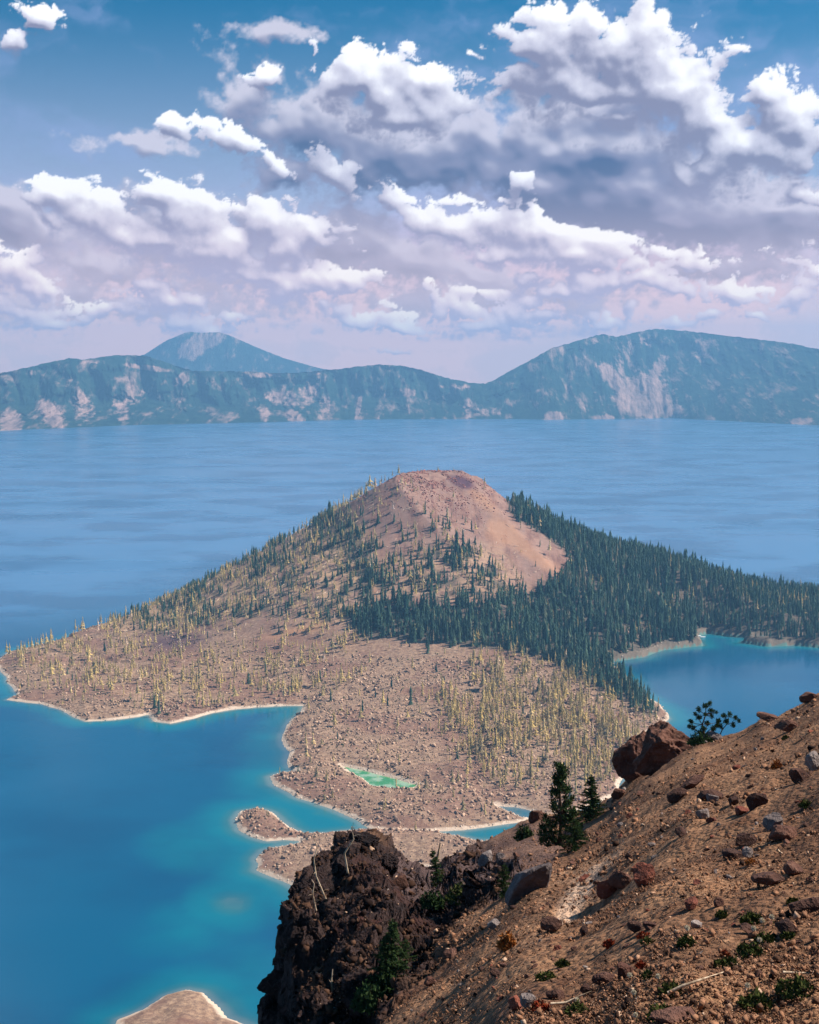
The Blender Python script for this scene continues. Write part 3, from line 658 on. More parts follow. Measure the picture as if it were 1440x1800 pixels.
LF = (np.array([(0, 2, 1), (3, 4, 5), (0, 3, 5), (0, 5, 2), (2, 5, 4), (2, 4, 1), (1, 4, 3), (1, 3, 0)])[None] + (np.arange(n_) * 6)[:, None, None]).reshape(-1, 3)
m_log, t = material('fallen_log'); finish(t, t.mix(t.attr('tone'), srgb(150, 124, 104), srgb(232, 208, 184)), .9, None, .1)
tag(link('fallen_logs', mesh_np('fallen_logs', LV, LF, m_log, {'tone': np.repeat(RNG.random(n_), 6)})), 'bleached fallen tree trunks lying between the trees of the island', 'logs', None, 'stuff')
# low brush on the lava
N = 9000
qx = RNG.uniform(-600, 560, N); qy = RNG.uniform(1150, 1900, N); qz, qs = zat(qx, qy); qpx, qpy = project(qx, qy, qz)
ok_ = (qs > 4) & (qz < 30) & (fbm(qx / 40, qy / 40, 0, 3, 671) > .05) & (qpx < 1200)
P_ = np.stack([qx, qy, qz + .2], -1)[ok_]
m_br, t = material('brush'); finish(t, t.mix(t.attr('tone'), (.03, .045, .02, 1), (.16, .15, .06, 1)), 1.0, None, .0)
scatter('low_brush', P_, .5 + 1.2 * RNG.random(len(P_)) ** 2, m_br, RNG.random(len(P_)), 'low dark brush dotted over the lava field')

# ------------------------------------------------------------------ foreground slope
CREST = np.array([(300, 2300), (400, 2050), (430, 1900), (446, 1800), (452, 1765), (464, 1735), (482, 1700), (494, 1664), (499, 1625), (502, 1583), (508, 1552), (516, 1532), (545, 1515), (583, 1494), (594, 1466), (606, 1456), (632, 1456), (655, 1464), (676, 1478), (688, 1500), (705, 1513), (740, 1520), (765, 1516), (790, 1502), (850, 1483), (880, 1470), (919, 1454), (950, 1442), (1000, 1440), (1050, 1420), (1074, 1407), (1092, 1385), (1150, 1345), (1200, 1312), (1225, 1300), (1249, 1296), (1273, 1287), (1312, 1275), (1339, 1258), (1366, 1255), (1397, 1240), (1432, 1219), (1500, 1185), (1700, 1080), (2000, 930)], float)
cu, cs_ = us(CREST[:, 0], CREST[:, 1])
def ucol(px): return us(px, 1500)[0]
DCP = [(300, 24), (450, 30), (500, 42), (600, 50), (700, 58), (900, 62), (1000, 58), (1100, 50), (1250, 45), (1440, 38), (2000, 28)]
KP = [(300, 6), (450, 5.5), (500, 5), (600, 4.7), (700, 2.5), (900, 1.6), (1100, 1.8), (1440, 2.5), (2000, 3.2)]
U = np.concatenate([np.linspace(ucol(300), ucol(440), 24)[:-1], np.linspace(ucol(440), ucol(640), 110)[:-1], np.linspace(ucol(640), ucol(1460), 420)[:-1], np.linspace(ucol(1460), ucol(2000), 60)])
SC = np.interp(U, cu, cs_); DC0 = np.interp(U, [ucol(a) for a, b in DCP], [b for a, b in DCP]); KK0 = np.interp(U, [ucol(a) for a, b in KP], [b for a, b in KP])
def smooth_u(A_, w=90):
    Uu = np.linspace(U[0], U[-1], 1600); ker = np.exp(-np.linspace(-2.2, 2.2, 2 * w + 1) ** 2); ker /= ker.sum()
    return np.interp(U, Uu, np.convolve(np.pad(np.interp(Uu, U, A_), w, mode='edge'), ker, 'valid'))
DC, KK = smooth_u(DC0), smooth_u(KK0)
NROW = 330
s_bot = -1.15
q = np.linspace(0, 1, NROW) ** 1.25          # 0 at the crest
Sg = SC[None, :] + (s_bot - SC[None, :]) * q[:, None] if False else None
py_rows = None
rows = []
for i in range(NROW):
    f = i / (NROW - 1)
    rows.append(f)
rows = np.array(rows)
# slopes: dense inside the frame, sparse under it
sd_vis = np.minimum(SC, us(900, 1830)[1]) ; vis_end = us(900, 1830)[1]
Smat = np.where(rows[:, None] < .85, SC[None] + (np.minimum(vis_end, SC - .02)[None] - SC[None]) * (rows[:, None] / .85), np.minimum(vis_end, SC - .02)[None] + (s_bot - np.minimum(vis_end, SC - .02)[None]) * ((rows[:, None] - .85) / .15) ** 1.3)
SCs = smooth_u(SC, 80); wl = sstep(ucol(620), ucol(720), U); SCs = SC * (1 - wl) + SCs * wl
drop = (SC[None] - Smat)
Dmat = 1.0 / (1.0 / DC[None] + (SC[None] - Smat) / KK[None])
back = np.concatenate([np.array([.4, 1.0, 2.0, 3.5, 6, 9, 13, 18, 25, 35])])[::-1]
Dback = DC[None] + back[:, None]
Sback = SC[None] - .0016 * (back[:, None]) ** 1.0 - .0022 * back[:, None] ** 1.6 / 1.0
Dall = np.concatenate([Dback, Dmat]); Sall = np.concatenate([Sback, Smat])
Sall[len(back):] += (SCs - SC)[None] * (1 - np.exp(-drop / .022))
FX = U[None] * Dall; FY = Dall; FZ = Sall * Dall + H
nr, nc = FX.shape
fpx, fpy = project(FX, FY, FZ)
ROCKP = [(380, 2400), (440, 1700), (490, 1540), (600, 1440), (690, 1470), (800, 1480), (870, 1500), (905, 1545), (880, 1580), (800, 1620), (740, 1700), (660, 1770), (640, 1900), (600, 2400)]
rockm = sstep(-14, 22, pdist(fpx, fpy, ROCKP) + 16 * fbm(FX / 1.5, FY / 2.5, 0, 3, 201))
fall = .8 * sstep(0, 12, pdist(fpx, fpy, [(660, 1500), (760, 1515), (900, 1460), (960, 1440), (1000, 1500), (900, 1570), (800, 1600), (700, 1580)]))
# relief
q3 = (FX, FY, FZ)
def relief(x, y, z, rockm):
    dirt = .24 * fbm(x / 2.2, y / 3.2, z / 2.2, 3, 211) + .09 * fbm(x / 1.1, y / 1.6, z, 4, 213, ridged=True) * sstep(-.1, .4, fbm(x / 5, y / 7, 0, 2, 219)) + .09 * fbm(x / .5, y / .7, z / .5, 4, 215) + .30 * fbm(x / 6, y / 9, 0, 2, 217)
    rk = .8 * fbm(x / 2.6, y / 2.6, z / 3.4, 5, 221, ridged=True, gain=.6) + .6 * np.round(fbm(x / 1.5, y / 1.7, z / .9, 3, 225) * 4) / 4 + .35 * np.round(fbm(x / .6, y / .6, z / .4, 2, 227) * 3) / 3
    return dirt, rk
dirt, rk = relief(FX, FY, FZ, rockm)
edge = np.ones(nr)[:, None] * 1.0
FZ2 = FZ + dirt * (1 - rockm) + (rk - .45) * rockm * .9
FX2 = FX + rockm * .55 * fbm(FX / 1.4, FY / 1.4, FZ / 1.4, 4, 231, ridged=True)
FY2 = FY + rockm * .6 * fbm(FX / 1.4, FY / 1.4, FZ / 1.1, 4, 233)
# keep the crest where it stands
near = sstep(8, 20, DC)[None]
FV = np.stack([FX2, FY2, FZ2], -1)
paleS = np.clip(blob(fpx, fpy, 1030, 1560, 70, 13, 38) + blob(fpx, fpy, 1000, 1590, 40, 10, 42) + .25 * fbm(FX / .8, FY / 1.5, 0, 3, 241), 0, 1) * (blob(fpx, fpy, 1020, 1570, 110, 30, 38) > 0)
m_fg, t = material('scree_slope')
pos = t.n('ShaderNodeNewGeometry').outputs['Position']
n1 = t.noise(pos, .35, 5, .6); n2 = t.noise(pos, 2.2, 6, .68); n3 = t.noise(pos, 9.0, 5, .7)
vor = t.n('ShaderNodeTexVoronoi', {'Vector': pos, 'Scale': 13.0}).outputs['Distance']
vor2 = t.n('ShaderNodeTexVoronoi', {'Vector': pos, 'Scale': 3.2}).outputs['Color']
vs = t.n('ShaderNodeSeparateColor', {0: vor2}).outputs[0]
soil = t.mix(t.ramp(n1, .35, .65), srgb(102, 72, 54), srgb(154, 115, 86))
soil = t.mix(t.math('MULTIPLY', t.ramp(n2, .45, .7), .7), soil, srgb(84, 50, 34))
soil = t.mix(t.math('MULTIPLY', t.ramp(n3, .56, .72), .6), soil, srgb(196, 152, 118))
soil = t.mix(t.math('MULTIPLY', t.ramp(n3, .44, .3), .7), soil, srgb(66, 46, 40))
rockc = t.mix(t.ramp(n2, .35, .7), srgb(24, 18, 19), srgb(66, 50, 47))
rockc = t.mix(t.math('MULTIPLY', vs, .3), rockc, srgb(88, 70, 66))
rockc = t.mix(t.math('MULTIPLY', t.ramp(n1, .55, .72), .5), rockc, srgb(72, 38, 30))
n0 = t.noise(t.vmath('MULTIPLY', pos, (.9, .35, .9)), 1.0, 6, .7)
soil = t.mix(t.math('MULTIPLY', t.ramp(n0, .54, .66), .6), soil, srgb(66, 44, 36))
soil = t.mix(t.math('MULTIPLY', t.ramp(n0, .44, .34), .5), soil, srgb(178, 130, 96))
c = t.mix(t.attr('rock'), soil, rockc)
c = t.mix(t.math('MULTIPLY', t.attr('fall'), .55), c, srgb(112, 92, 90))
c = t.mix(t.math('MULTIPLY', t.attr('pale'), .8), c, srgb(206, 172, 146))
bh = t.math('ADD', t.math('MULTIPLY', n3, .6), t.math('ADD', t.math('MULTIPLY', n2, 1.2), t.math('MULTIPLY', vor, -.5)))
finish(t, c, .95, bh, .12, .9, .12)
o = link('scree_slope', mesh_np('scree_slope', FV.reshape(-1, 3), grid_faces(nr, nc)[:, ::-1], m_fg, {'rock': rockm, 'fall': fall, 'pale': paleS}))
tag(o, kind='structure')
# ground lookup: nearest vertex to a pixel
gpx, gpy = project(FV[..., 0], FV[..., 1], FV[..., 2])
def ground_at(px, py, off=0.0):
    lo = len(back)
    d = (gpx[lo:] - px) ** 2 + (gpy[lo:] - py) ** 2
    i = int(np.argmin(d)); r_, c_ = divmod(i, nc)
    p = FV[lo + r_, c_]
    return Vector((float(p[0]), float(p[1]), float(p[2]) + off))

# ---- boulders
def boulder_mesh(name, rng, dims=(1, .8, .7), sub=3, cuts=13, mat=None, rough=.05):
    import bmesh
    bm = bmesh.new(); bmesh.ops.create_icosphere(bm, subdivisions=sub, radius=1.0)
    pl = []
    for _ in range(cuts):
        n = Vector((rng.gauss(0, 1), rng.gauss(0, 1), rng.gauss(0, 1))).normalized(); pl.append((n, rng.uniform(.40, .74)))
    sd_ = rng.random() * 50
    for v in bm.verts:
        d = v.co.normalized(); r_ = .80 / (abs(d.x) ** 5 + abs(d.y) ** 5 + abs(d.z) ** 5) ** .2
        for n, h_ in pl:
            k = n.dot(d)
            if k > .05: r_ = min(r_, h_ / k)
        v.co = d * r_
    co = np.array([v.co[:] for v in bm.verts])
    nn = fbm(co[:, 0] * 2.0 + sd_, co[:, 1] * 2.0, co[:, 2] * 2.0, 4, 301) + .7 * fbm(co[:, 0] * 3.4 + sd_, co[:, 1] * 3.4, co[:, 2] * 3.4, 3, 311, ridged=True)
    for v, k in zip(bm.verts, nn):
        v.co = v.co * (1 + rough * 2.2 * float(k)); v.co = Vector((v.co.x * dims[0], v.co.y * dims[1], v.co.z * dims[2]))
    me = bpy.data.meshes.new(name); bm.to_mesh(me); bm.free()
    if mat: me.materials.append(mat)
    return me
def rock_mat(name, a, b, c3):
    m, t = material(name)
    pos = t.n('ShaderNodeTexCoord').outputs['Object']; g = t.n('ShaderNodeNewGeometry').outputs['Position']
    n1 = t.noise(g, 1.4, 6, .65); n2 = t.noise(g, 7.0, 5, .7)
    rnd = t.n('ShaderNodeObjectInfo').outputs['Random']
    c = t.mix(t.ramp(n1, .35, .65), a, b)
    c = t.mix(t.math('MULTIPLY', t.ramp(n2, .52, .7), .6), c, c3)
    c = t.mix(t.math('MULTIPLY', rnd, .35), c, srgb(60, 46, 44))
    finish(t, c, .92, t.math('ADD', n2, t.math('MULTIPLY', n1, 2.0)), .15, .8, .12)
    return m
m_rb = rock_mat('brown_rock', srgb(78, 50, 42), srgb(118, 82, 68), srgb(152, 114, 96))
m_rg = rock_mat('grey_rock', srgb(112, 100, 98), srgb(150, 136, 130), srgb(184, 168, 156))
m_rr = rock_mat('red_rock', srgb(112, 62, 50), srgb(146, 86, 68), srgb(172, 118, 98))
m_sl = rock_mat('slate_rock', srgb(84, 74, 74), srgb(116, 104, 102), srgb(142, 128, 122))
m_rk = rock_mat('crag_rock', srgb(20, 15, 16), srgb(46, 34, 33), srgb(78, 60, 55))
m_rd = rock_mat('dark_rock', srgb(56, 38, 34), srgb(90, 62, 52), srgb(120, 88, 72))
rb = random.Random(21)
def boulder(px, py, w, h, label, mat, name='boulder', rot=(0, 0, 0), depth=None, sub=3, cuts=13, sink=.25, group=None, flat=True, rough=.035, D=None):
    """px,py: middle of the rock in the photo; w,h: its size there"""
    g = ground_at(px, py + h * .32)
    D = g.y; k = D / F
    W, Hh = w * k / 2, h * k / 2; dp_ = depth * k / 2 if depth else (W + Hh) / 2
    me = boulder_mesh(name, rb, (W * 1.42, dp_ * 1.42, Hh * 1.42), sub, cuts, mat, rough)
    a, s_ = us(px, py)
    o = link(name, me, None, (float(a) * D, D + dp_ * .15, H + float(s_) * D), rot)
    return tag(o, label, 'rock', group)
boulder(1116, 1336, 82, 98, 'massive reddish brown outcrop block with steep left face above the two rounded pines', m_rb, 'rock_outcrop', depth=90, sub=6, cuts=26, rough=.15)
boulder(1172, 1322, 104, 78, 'broad brown outcrop block on the crest joined to the right of the steep block', m_rb, 'rock_outcrop', depth=120, sub=6, cuts=26, rough=.15)
boulder(927, 1552, 96, 62, 'large smooth grey slab tilted downhill over a dark hollow beside the small firs', m_sl, 'rock_slab', rot=(0.25, -R(40), .2), depth=60, sub=4, cuts=12, rough=.03)
boulder(1094, 1547, 46, 42, 'brown block left of the pair of boulders below the pale sand streak', m_rb)
boulder(1134, 1544, 44, 44, 'reddish pointed boulder right of the pair below the pale sand streak', m_rr, rot=(0, -.5, 0))
boulder(1070, 1562, 36, 34, 'dark red boulder at the foot of the pale sand streak', m_rr)
boulder(1358, 1448, 34, 32, 'rounded light grey boulder on the right of the slope', m_rg)
boulder(1378, 1466, 58, 34, 'broad brown boulder just below the rounded light grey one', m_rb)
boulder(1432, 1342, 28, 40, 'tall grey boulder cut off by the right edge of the photo', m_rg)
boulder(1408, 1366, 34, 26, 'dark boulder left of the tall grey one at the right edge', m_rd)
boulder(1255, 1297, 44, 18, 'low grey rock on the crest right of the rounded pines', m_rg)
boulder(1388, 1278, 44, 24, 'brown rock on the upper right part of the crest', m_rb)
boulder(1353, 1262, 36, 18, 'small brown rock on the crest left of the highest point', m_rb)
boulder(1426, 1226, 34, 22, 'brown rock on the highest point of the crest at the right edge', m_rb)
boulder(1086, 1398, 24, 22, 'small brown rock between the dense fir and the outcrop', m_rb)
boulder(945, 1436, 26, 24, 'pale brown block behind the slender pine by the turquoise channel', m_rb, rot=(0, .1, 0))
boulder(1250, 1400, 42, 26, 'dark brown rock in the middle of the upper slope', m_rd)
boulder(1215, 1378, 50, 24, 'elongated brown rock lying along the upper slope', m_rb, rot=(0, -R(35), 0))
boulder(1190, 1402, 40, 20, 'dark split rock left of the elongated brown rock', m_rd, rot=(0, -R(35), 0))
boulder(1330, 1410, 34, 30, 'dark rounded rock above the light grey boulder', m_rd)
boulder(1290, 1408, 22, 18, 'small dark rock left of the dark rounded rock', m_rd)
boulder(1302, 1425, 26, 18, 'reddish rock under the dark rounded rocks', m_rr)
boulder(1253, 1405, 22, 22, 'grey brown stone leaning on the dark rock of the upper slope', m_rg)
boulder(1234, 1432, 24, 20, 'grey stone below the dark rock of the upper slope', m_rg)
boulder(1198, 1465, 28, 16, 'flat dark stone left of the centre of the slope', m_rd)
boulder(1310, 1478, 50, 22, 'long dark ledge of rock below the middle of the slope', m_rd, rot=(0, -R(15), 0))
boulder(1290, 1502, 36, 24, 'dark brown rock under the long ledge', m_rd)
boulder(1316, 1502, 20, 22, 'small grey brown rock beside the rock under the ledge', m_rg)
boulder(1352, 1546, 50, 30, 'dark cracked rock near the right edge above the green plants', m_rd)
boulder(1392, 1528, 44, 28, 'brown sunken rock near the right edge', m_rb)
boulder(1412, 1596, 60, 28, 'big dark rock with shaded underside at the right edge', m_rd, rot=(0, -.2, 0))
boulder(1385, 1632, 46, 30, 'dark overhanging rock beside the green plant and white flowers', m_rd)
boulder(1316, 1634, 32, 18, 'dark flat rock left of the white flower heads', m_rd)
boulder(1065, 1720, 44, 26, 'brown rock above the white flowers near the bottom', m_rb)
boulder(1098, 1706, 34, 34, 'pointed brown rock above the white flowers near the bottom', m_rb)
boulder(1032, 1742, 24, 24, 'dark hollow rock left of the white flowers', m_rd)
boulder(975, 1750, 34, 20, 'dark brown rock near the bottom edge', m_rd)
boulder(930, 1764, 28, 26, 'grey rock at the bottom edge left of the driftwood', m_rg)
boulder(906, 1768, 26, 34, 'dark red rock at the bottom edge', m_rr)
boulder(970, 1628, 34, 30, 'dark brown rock below the grey slab', m_rd)
boulder(1026, 1638, 18, 20, 'small dark rock in the middle of the lower slope', m_rd)
boulder(1116, 1632, 22, 22, 'dark brown rock of the pair in the lower slope', m_rd)
boulder(1140, 1628, 26, 20, 'rounded brown rock of the pair in the lower slope', m_rb)
boulder(1224, 1626, 24, 14, 'pale brown rock right of the pair in the lower slope', m_rg)
boulder(1262, 1588, 20, 16, 'round brown stone on the right of the lower slope', m_rb)
boulder(1215, 1590, 26, 22, 'rusty rock in the middle of the lower slope', m_rr)
boulder(1180, 1790, 90, 26, 'flat brown rock cut off by the bottom edge', m_rb)
boulder(790, 1680, 30, 18, 'grey brown rock on the sand right of the big shaded fir', m_rb)
boulder(758, 1728, 24, 16, 'small brown rock right of the big shaded fir', m_rb)
boulder(872, 1712, 20, 18, 'small pointed dark rock in the lower middle sand', m_rd)
boulder(870, 1625, 24, 18, 'light grey stone below the small fir by the slab', m_rg)
boulder(855, 1508, 28, 26, 'grey boulder among the rocks under the crest', m_rg)
boulder(880, 1512, 20, 24, 'pale grey boulder under the crest left of the slab', m_rg)
boulder(820, 1520, 44, 34, 'dark grey block in the shaded rockfall', m_rd)
boulder(700, 1555, 40, 30, 'grey brown block on the dark crag', m_rd)
boulder(592, 1690, 34, 20, 'light grey flat block on the lower dark crag', m_rg, rot=(0, .1, 0))
boulder(612, 1722, 24, 16, 'pale block with lit top on the lower dark crag', m_rg)
boulder(594, 1776, 50, 20, 'pale slanting slab at the bottom of the dark crag', m_rg, rot=(0, -R(30), 0))
boulder(638, 1484, 60, 48, 'black rock tower topping the dark crag over the water', m_rk, 'rock_tower', depth=60, sub=6, cuts=30, rough=.24)
boulder(600, 1524, 40, 40, 'dark rock shoulder left of the black rock tower', m_rk, 'rock_tower', depth=50, sub=6, cuts=30, rough=.24)
boulder(682, 1516, 36, 30, 'dark rock shoulder right of the black rock tower', m_rk, 'rock_tower', depth=50, sub=6, cuts=30, rough=.24)
boulder(524, 1572, 38, 36, 'black rock nose jutting over the water from the dark crag', m_rk, 'rock_tower', depth=40, sub=6, cuts=30, rough=.24)
boulder(530, 1640, 54, 80, 'black steep rock face under the rock nose of the crag', m_rk, 'rock_tower', depth=40, sub=6, cuts=30, rough=.24)
boulder(556, 1566, 50, 48, 'dark rock step between the rock nose and the rock tower', m_rk, 'rock_tower', depth=50, sub=6, cuts=30, rough=.24)
boulder(500, 1730, 60, 60, 'dark rock buttress low on the crag over the water', m_rk, 'rock_tower', depth=40, sub=6, cuts=30, rough=.24)

# ---- stones: 260 individual ones, then gravel
stone_meshes = [boulder_mesh('stone', rb, (1, .8, .62), 2, 10, mt, .06) for mt in (m_rb, m_rb, m_rg, m_rr, m_rd, m_rb, m_rg, m_rd)]
SLOPE = [(640, 1800), (740, 1700), (800, 1625), (900, 1580), (900, 1470), (1000, 1445), (1090, 1395), (1230, 1310), (1340, 1270), (1440, 1230), (1440, 1800)]
cnt = 0
for _ in range(4000):
    if cnt >= 285: break
    px_, py_ = rb.uniform(460, 1438), rb.uniform(1230, 1792)
    ins = pdist(np.array([px_]), np.array([py_]), SLOPE)[0] > 0
    crag = pdist(np.array([px_]), np.array([py_]), ROCKP)[0] > 12
    if not (ins or (crag and rb.random() < .5)): continue
    g = ground_at(px_, py_); w = rb.choice([8, 9, 10, 12, 14, 17, 22])
    r_ = w * g.y / F / 2
    mi = rb.randrange(8) if ins else rb.choice([2, 4, 7, 4])
    col = ('brown', 'brown', 'grey', 'reddish', 'dark', 'brown', 'grey', 'dark')[mi]
    o = link('stone', stone_meshes[mi], None, g + Vector((0, 0, r_ * .15)), (rb.uniform(-.5, .5), rb.uniform(-.8, 0), rb.uniform(0, 6.28)), (r_ * rb.uniform(.9, 1.4), r_ * rb.uniform(.9, 1.3), r_ * rb.uniform(.8, 1.2)))
    where = 'the dark crag above the water' if not ins else ('the upper right of the scree slope' if py_ < 1480 else ('the lower left of the scree slope' if px_ < 1040 else 'the lower right of the scree slope'))
    tag(o, 'small %s stone lying on %s' % (col, where), 'stone', 'small stones strewn on the slope'); cnt += 1
lo = len(back)
N = 210000
ci = RNG.integers(60, nc - 50, N); ri = lo + (RNG.random(N) * (nr - lo - 4)).astype(int)
P = FV[ri, ci] + RNG.normal(0, .02, (N, 3)); D = P[:, 1]
rk_ = rockm[ri, ci]
ok = (P[:, 1] > 3.5) & (fbm(P[:, 0] / 1.5, P[:, 1] / 2, 0, 3, 401) + .8 * fbm(P[:, 0] / .5, P[:, 1] / .7, P[:, 2] / .5, 2, 405) + RNG.normal(0, .22, N) > -.02)
P, D, rk_ = P[ok], D[ok], rk_[ok]
spx = 1.0 + 1.1 * RNG.pareto(1.95, len(P)); spx = np.clip(spx, 1.0, 11) / (1 + .0 * D)
sz = spx * np.clip(D, 6, 60) ** .85 * 1.9 / F * .5
sz *= np.where(rk_ > .5, 1.7, .8 + .5 * sstep(0, .5, fbm(P[:, 0] / 3, P[:, 1] / 4, 0, 2, 407)))
m_gr, t = material('gravel')
g_ = t.n('ShaderNodeNewGeometry').outputs['Position']
c = t.mix(t.ramp(t.attr('tone'), 0, .8, False), srgb(34, 24, 22), srgb(152, 110, 84))
c = t.mix(t.ramp(t.attr('tone'), .93, 1.0), c, srgb(190, 160, 136))
finish(t, c, .95, t.noise(g_, 12., 4, .6), .1, .5, .03)
tone = RNG.random(len(P)) * np.where(rk_ > .5, .22, 1.0)
tone = np.where((rk_ > .5) & (RNG.random(len(P)) < .03), .97, tone)
scatter('gravel', P - np.array([[0, 0, 1.0]]) * sz[:, None] * .15, sz, m_gr, tone, 'loose brown gravel and chips of rock covering the near slope')

# ------------------------------------------------------------------ foreground trees and plants
m_bark, t = material('bark')
g_ = t.n('ShaderNodeNewGeometry').outputs['Position']
finish(t, t.mix(t.noise(g_, 9., 4, .6), srgb(52, 40, 34), srgb(104, 86, 74)), .95, None, .1)
m_wood, t = material('bleached_wood')
g_ = t.n('ShaderNodeNewGeometry').outputs['Position']
finish(t, t.mix(t.ramp(t.noise(t.vmath('MULTIPLY', g_, (12, 4, 4)), 1.5, 4, .6), .35, .65), srgb(140, 116, 92), srgb(216, 192, 164)), .85, None, .2)
m_ndl = needle_mat('needles', (.016, .038, .018, 1), (.085, .130, .045, 1))
m_shrub = needle_mat('shrub_leaves', (.030, .050, .014, 1), (.14, .145, .045, 1))
m_red = needle_mat('red_leaves', (.20, .025, .018, 1), (.34, .08, .03, 1))
m_orange = needle_mat('rusty_leaves', (.26, .08, .02, 1), (.42, .17, .05, 1))
m_dry = needle_mat('dry_leaves', (.22, .14, .06, 1), (.42, .32, .16, 1))
m_flower = needle_mat('flower_head', (.72, .62, .46, 1), (.85, .78, .62, 1))
class Geo:
    def __init__(s): s.v = []; s.f = []; s.t = []
    def tube(s, pts, rad, n=6):
        pts = [Vector(p) for p in pts]; b0 = len(s.v)
        for i, p in enumerate(pts):
            d = (pts[min(i + 1, len(pts) - 1)] - pts[max(i - 1, 0)]).normalized()
            a = d.orthogonal().normalized(); b = d.cross(a)
            for k in range(n):
                an = 2 * math.pi * k / n; s.v.append(p + (a * math.cos(an) + b * math.sin(an)) * rad[i]); s.t.append(.5)
        for i in range(len(pts) - 1):
            for k in range(n):
                a_, b_ = b0 + i * n + k, b0 + i * n + (k + 1) % n
                s.f.append((a_, b_, b_ + n)); s.f.append((a_, b_ + n, a_ + n))
    def leaf(s, p, d, L, w, tone):
        d = d.normalized(); a = d.orthogonal().normalized(); a.rotate(__import__('mathutils').Quaternion(d, rb.uniform(0, 6.28)))
        b0 = len(s.v)
        s.v += [p - a * w, p + a * w, p + d * L + a * w * .3]; s.t += [tone] * 3
        s.f.append((b0, b0 + 1, b0 + 2))
    def mesh(s, name, mat): return mesh_np(name, [tuple(v) for v in s.v], s.f, mat, {'tone': s.t})
def rv(): return Vector((rb.gauss(0, 1), rb.gauss(0, 1), rb.gauss(0, 1))).normalized()
def tree_thing(name, base, label, cat='tree', group=None):
    e = bpy.data.objects.new(name, None); COL.objects.link(e); e.location = base; e.empty_display_size = .3
    return tag(e, label, cat, group)
def tuft(cg, p, r, n, L, up=.3):
    for _ in range(n):
        d = rv() + Vector((0, 0, up)); q = p + rv() * r * rb.random() ** .5
        cg.leaf(q, d, L * rb.uniform(.7, 1.3), L * .16, rb.random() * .8 + (.2 if q.z > p.z else 0))
def fir(px, py, hpx, label, width=.30, dens=1.0, lean=0, name='fir_tree', gappy=0.0, group=None):
    g = ground_at(px, py); k = g.y / F; Ht = hpx * k; e = tree_thing(name, g, label, group=group)
    tg, cg = Geo(), Geo()
    tg.tube([(0, 0, -.1), (lean * .4, 0, Ht * .5), (lean, 0, Ht)], [Ht * .018, Ht * .012, Ht * .003], 6)
    nl = int(26 * dens); unit = Ht / 26
    for i in range(nl):
        f = .03 + .95 * i / nl; z = Ht * f
        R_ = Ht * width * (1 - f) ** .85 * rb.uniform(.75, 1.15) + unit * .6
        for b in range(rb.randint(5, 8)):
            if rb.random() < gappy: continue
            a = rb.uniform(0, 6.28); d = Vector((math.cos(a), math.sin(a), rb.uniform(-.25, .05)))
            L = R_ * rb.uniform(.6, 1.12); p0 = Vector((lean * f, 0, z))
            tg.tube([p0, p0 + d * L * .5, p0 + d * L + Vector((0, 0, L * .08))], [unit * .12, unit * .08, unit * .03], 3)
            st = max(4, int(L / (unit * .38)))
            for s_ in range(st):
                q = p0 + d * (L * (s_ + .7) / st) + Vector((0, 0, L * .08 * (s_ / st) ** 2))
                tone = rb.random() * .7
                for _ in range(5):
                    dd = d * .7 + rv() * .8; dd.z *= .6
                    cg.leaf(q + rv() * unit * .22, dd, unit * rb.uniform(.7, 1.3), unit * .2, tone + rb.random() * .3)
    tuft(cg, Vector((lean, 0, Ht * .98)), unit * .5, 16, unit * .9, 1.0)
    link('trunk', tg.mesh('trunk', m_bark), e); link('crown', cg.mesh('crown', m_ndl), e)
    return e
def pine(px, py, hpx, label, clumps, trunk, clump_r=.07, name='pine_tree', n=34, mat=None):
    """clumps: (x, z, r) in tree heights round the trunk"""
    g = ground_at(px, py); k = g.y / F; Ht = hpx * k; e = tree_thing(name, g, label)
    tg, cg = Geo(), Geo()
    T = [Vector((a * Ht, 0, b * Ht)) for a, b in trunk]
    tg.tube(T, [Ht * .028 * (1 - .75 * i / (len(T) - 1)) for i in range(len(T))], 6)
    for cx_, cz_, r_ in clumps:
        for s_ in range(2):
            p = Vector((cx_ * Ht + rb.gauss(0, .012) * Ht, rb.uniform(-.13, .13) * Ht, cz_ * Ht + rb.gauss(0, .012) * Ht))
            near_ = min(T, key=lambda q: (q - (p - Vector((0, 0, .12 * Ht)))).length)
            tg.tube([near_, near_.lerp(p, .55) + Vector((0, 0, -.02 * Ht)), p], [Ht * .010, Ht * .007, Ht * .003], 4)
            for _ in range(n):
                d = rv() + Vector((0, 0, .5)); cg.leaf(p + rv() * r_ * Ht * .95 * rb.random() ** .8, d, r_ * Ht * rb.uniform(.5, .9), r_ * Ht * .17, rb.random())
    link('trunk', tg.mesh('trunk', m_bark), e); link('crown', cg.mesh('crown', mat or m_ndl), e)
    return e
cl = []
for i in range(84):
    f = rb.uniform(.03, 1.0) ** 1.15; w_ = .27 * (1 - f) ** .8 + .02
    cl.append((rb.uniform(-w_, w_), f, rb.uniform(.045, .07)))
pine(985, 1486, 146, 'slender dark pine with sparse round needle tufts standing before the pale lava field', cl, [(0, -.03), (.01, .4), (-.02, .75), (-.01, .97)], n=30)
fir(1038, 1442, 86, 'dense dark fir with wide skirt right of the slender pine', .40, 1.1)
fir(1010, 1492, 60, 'low dark bushy fir at the foot of the slender pine', .62, .8)
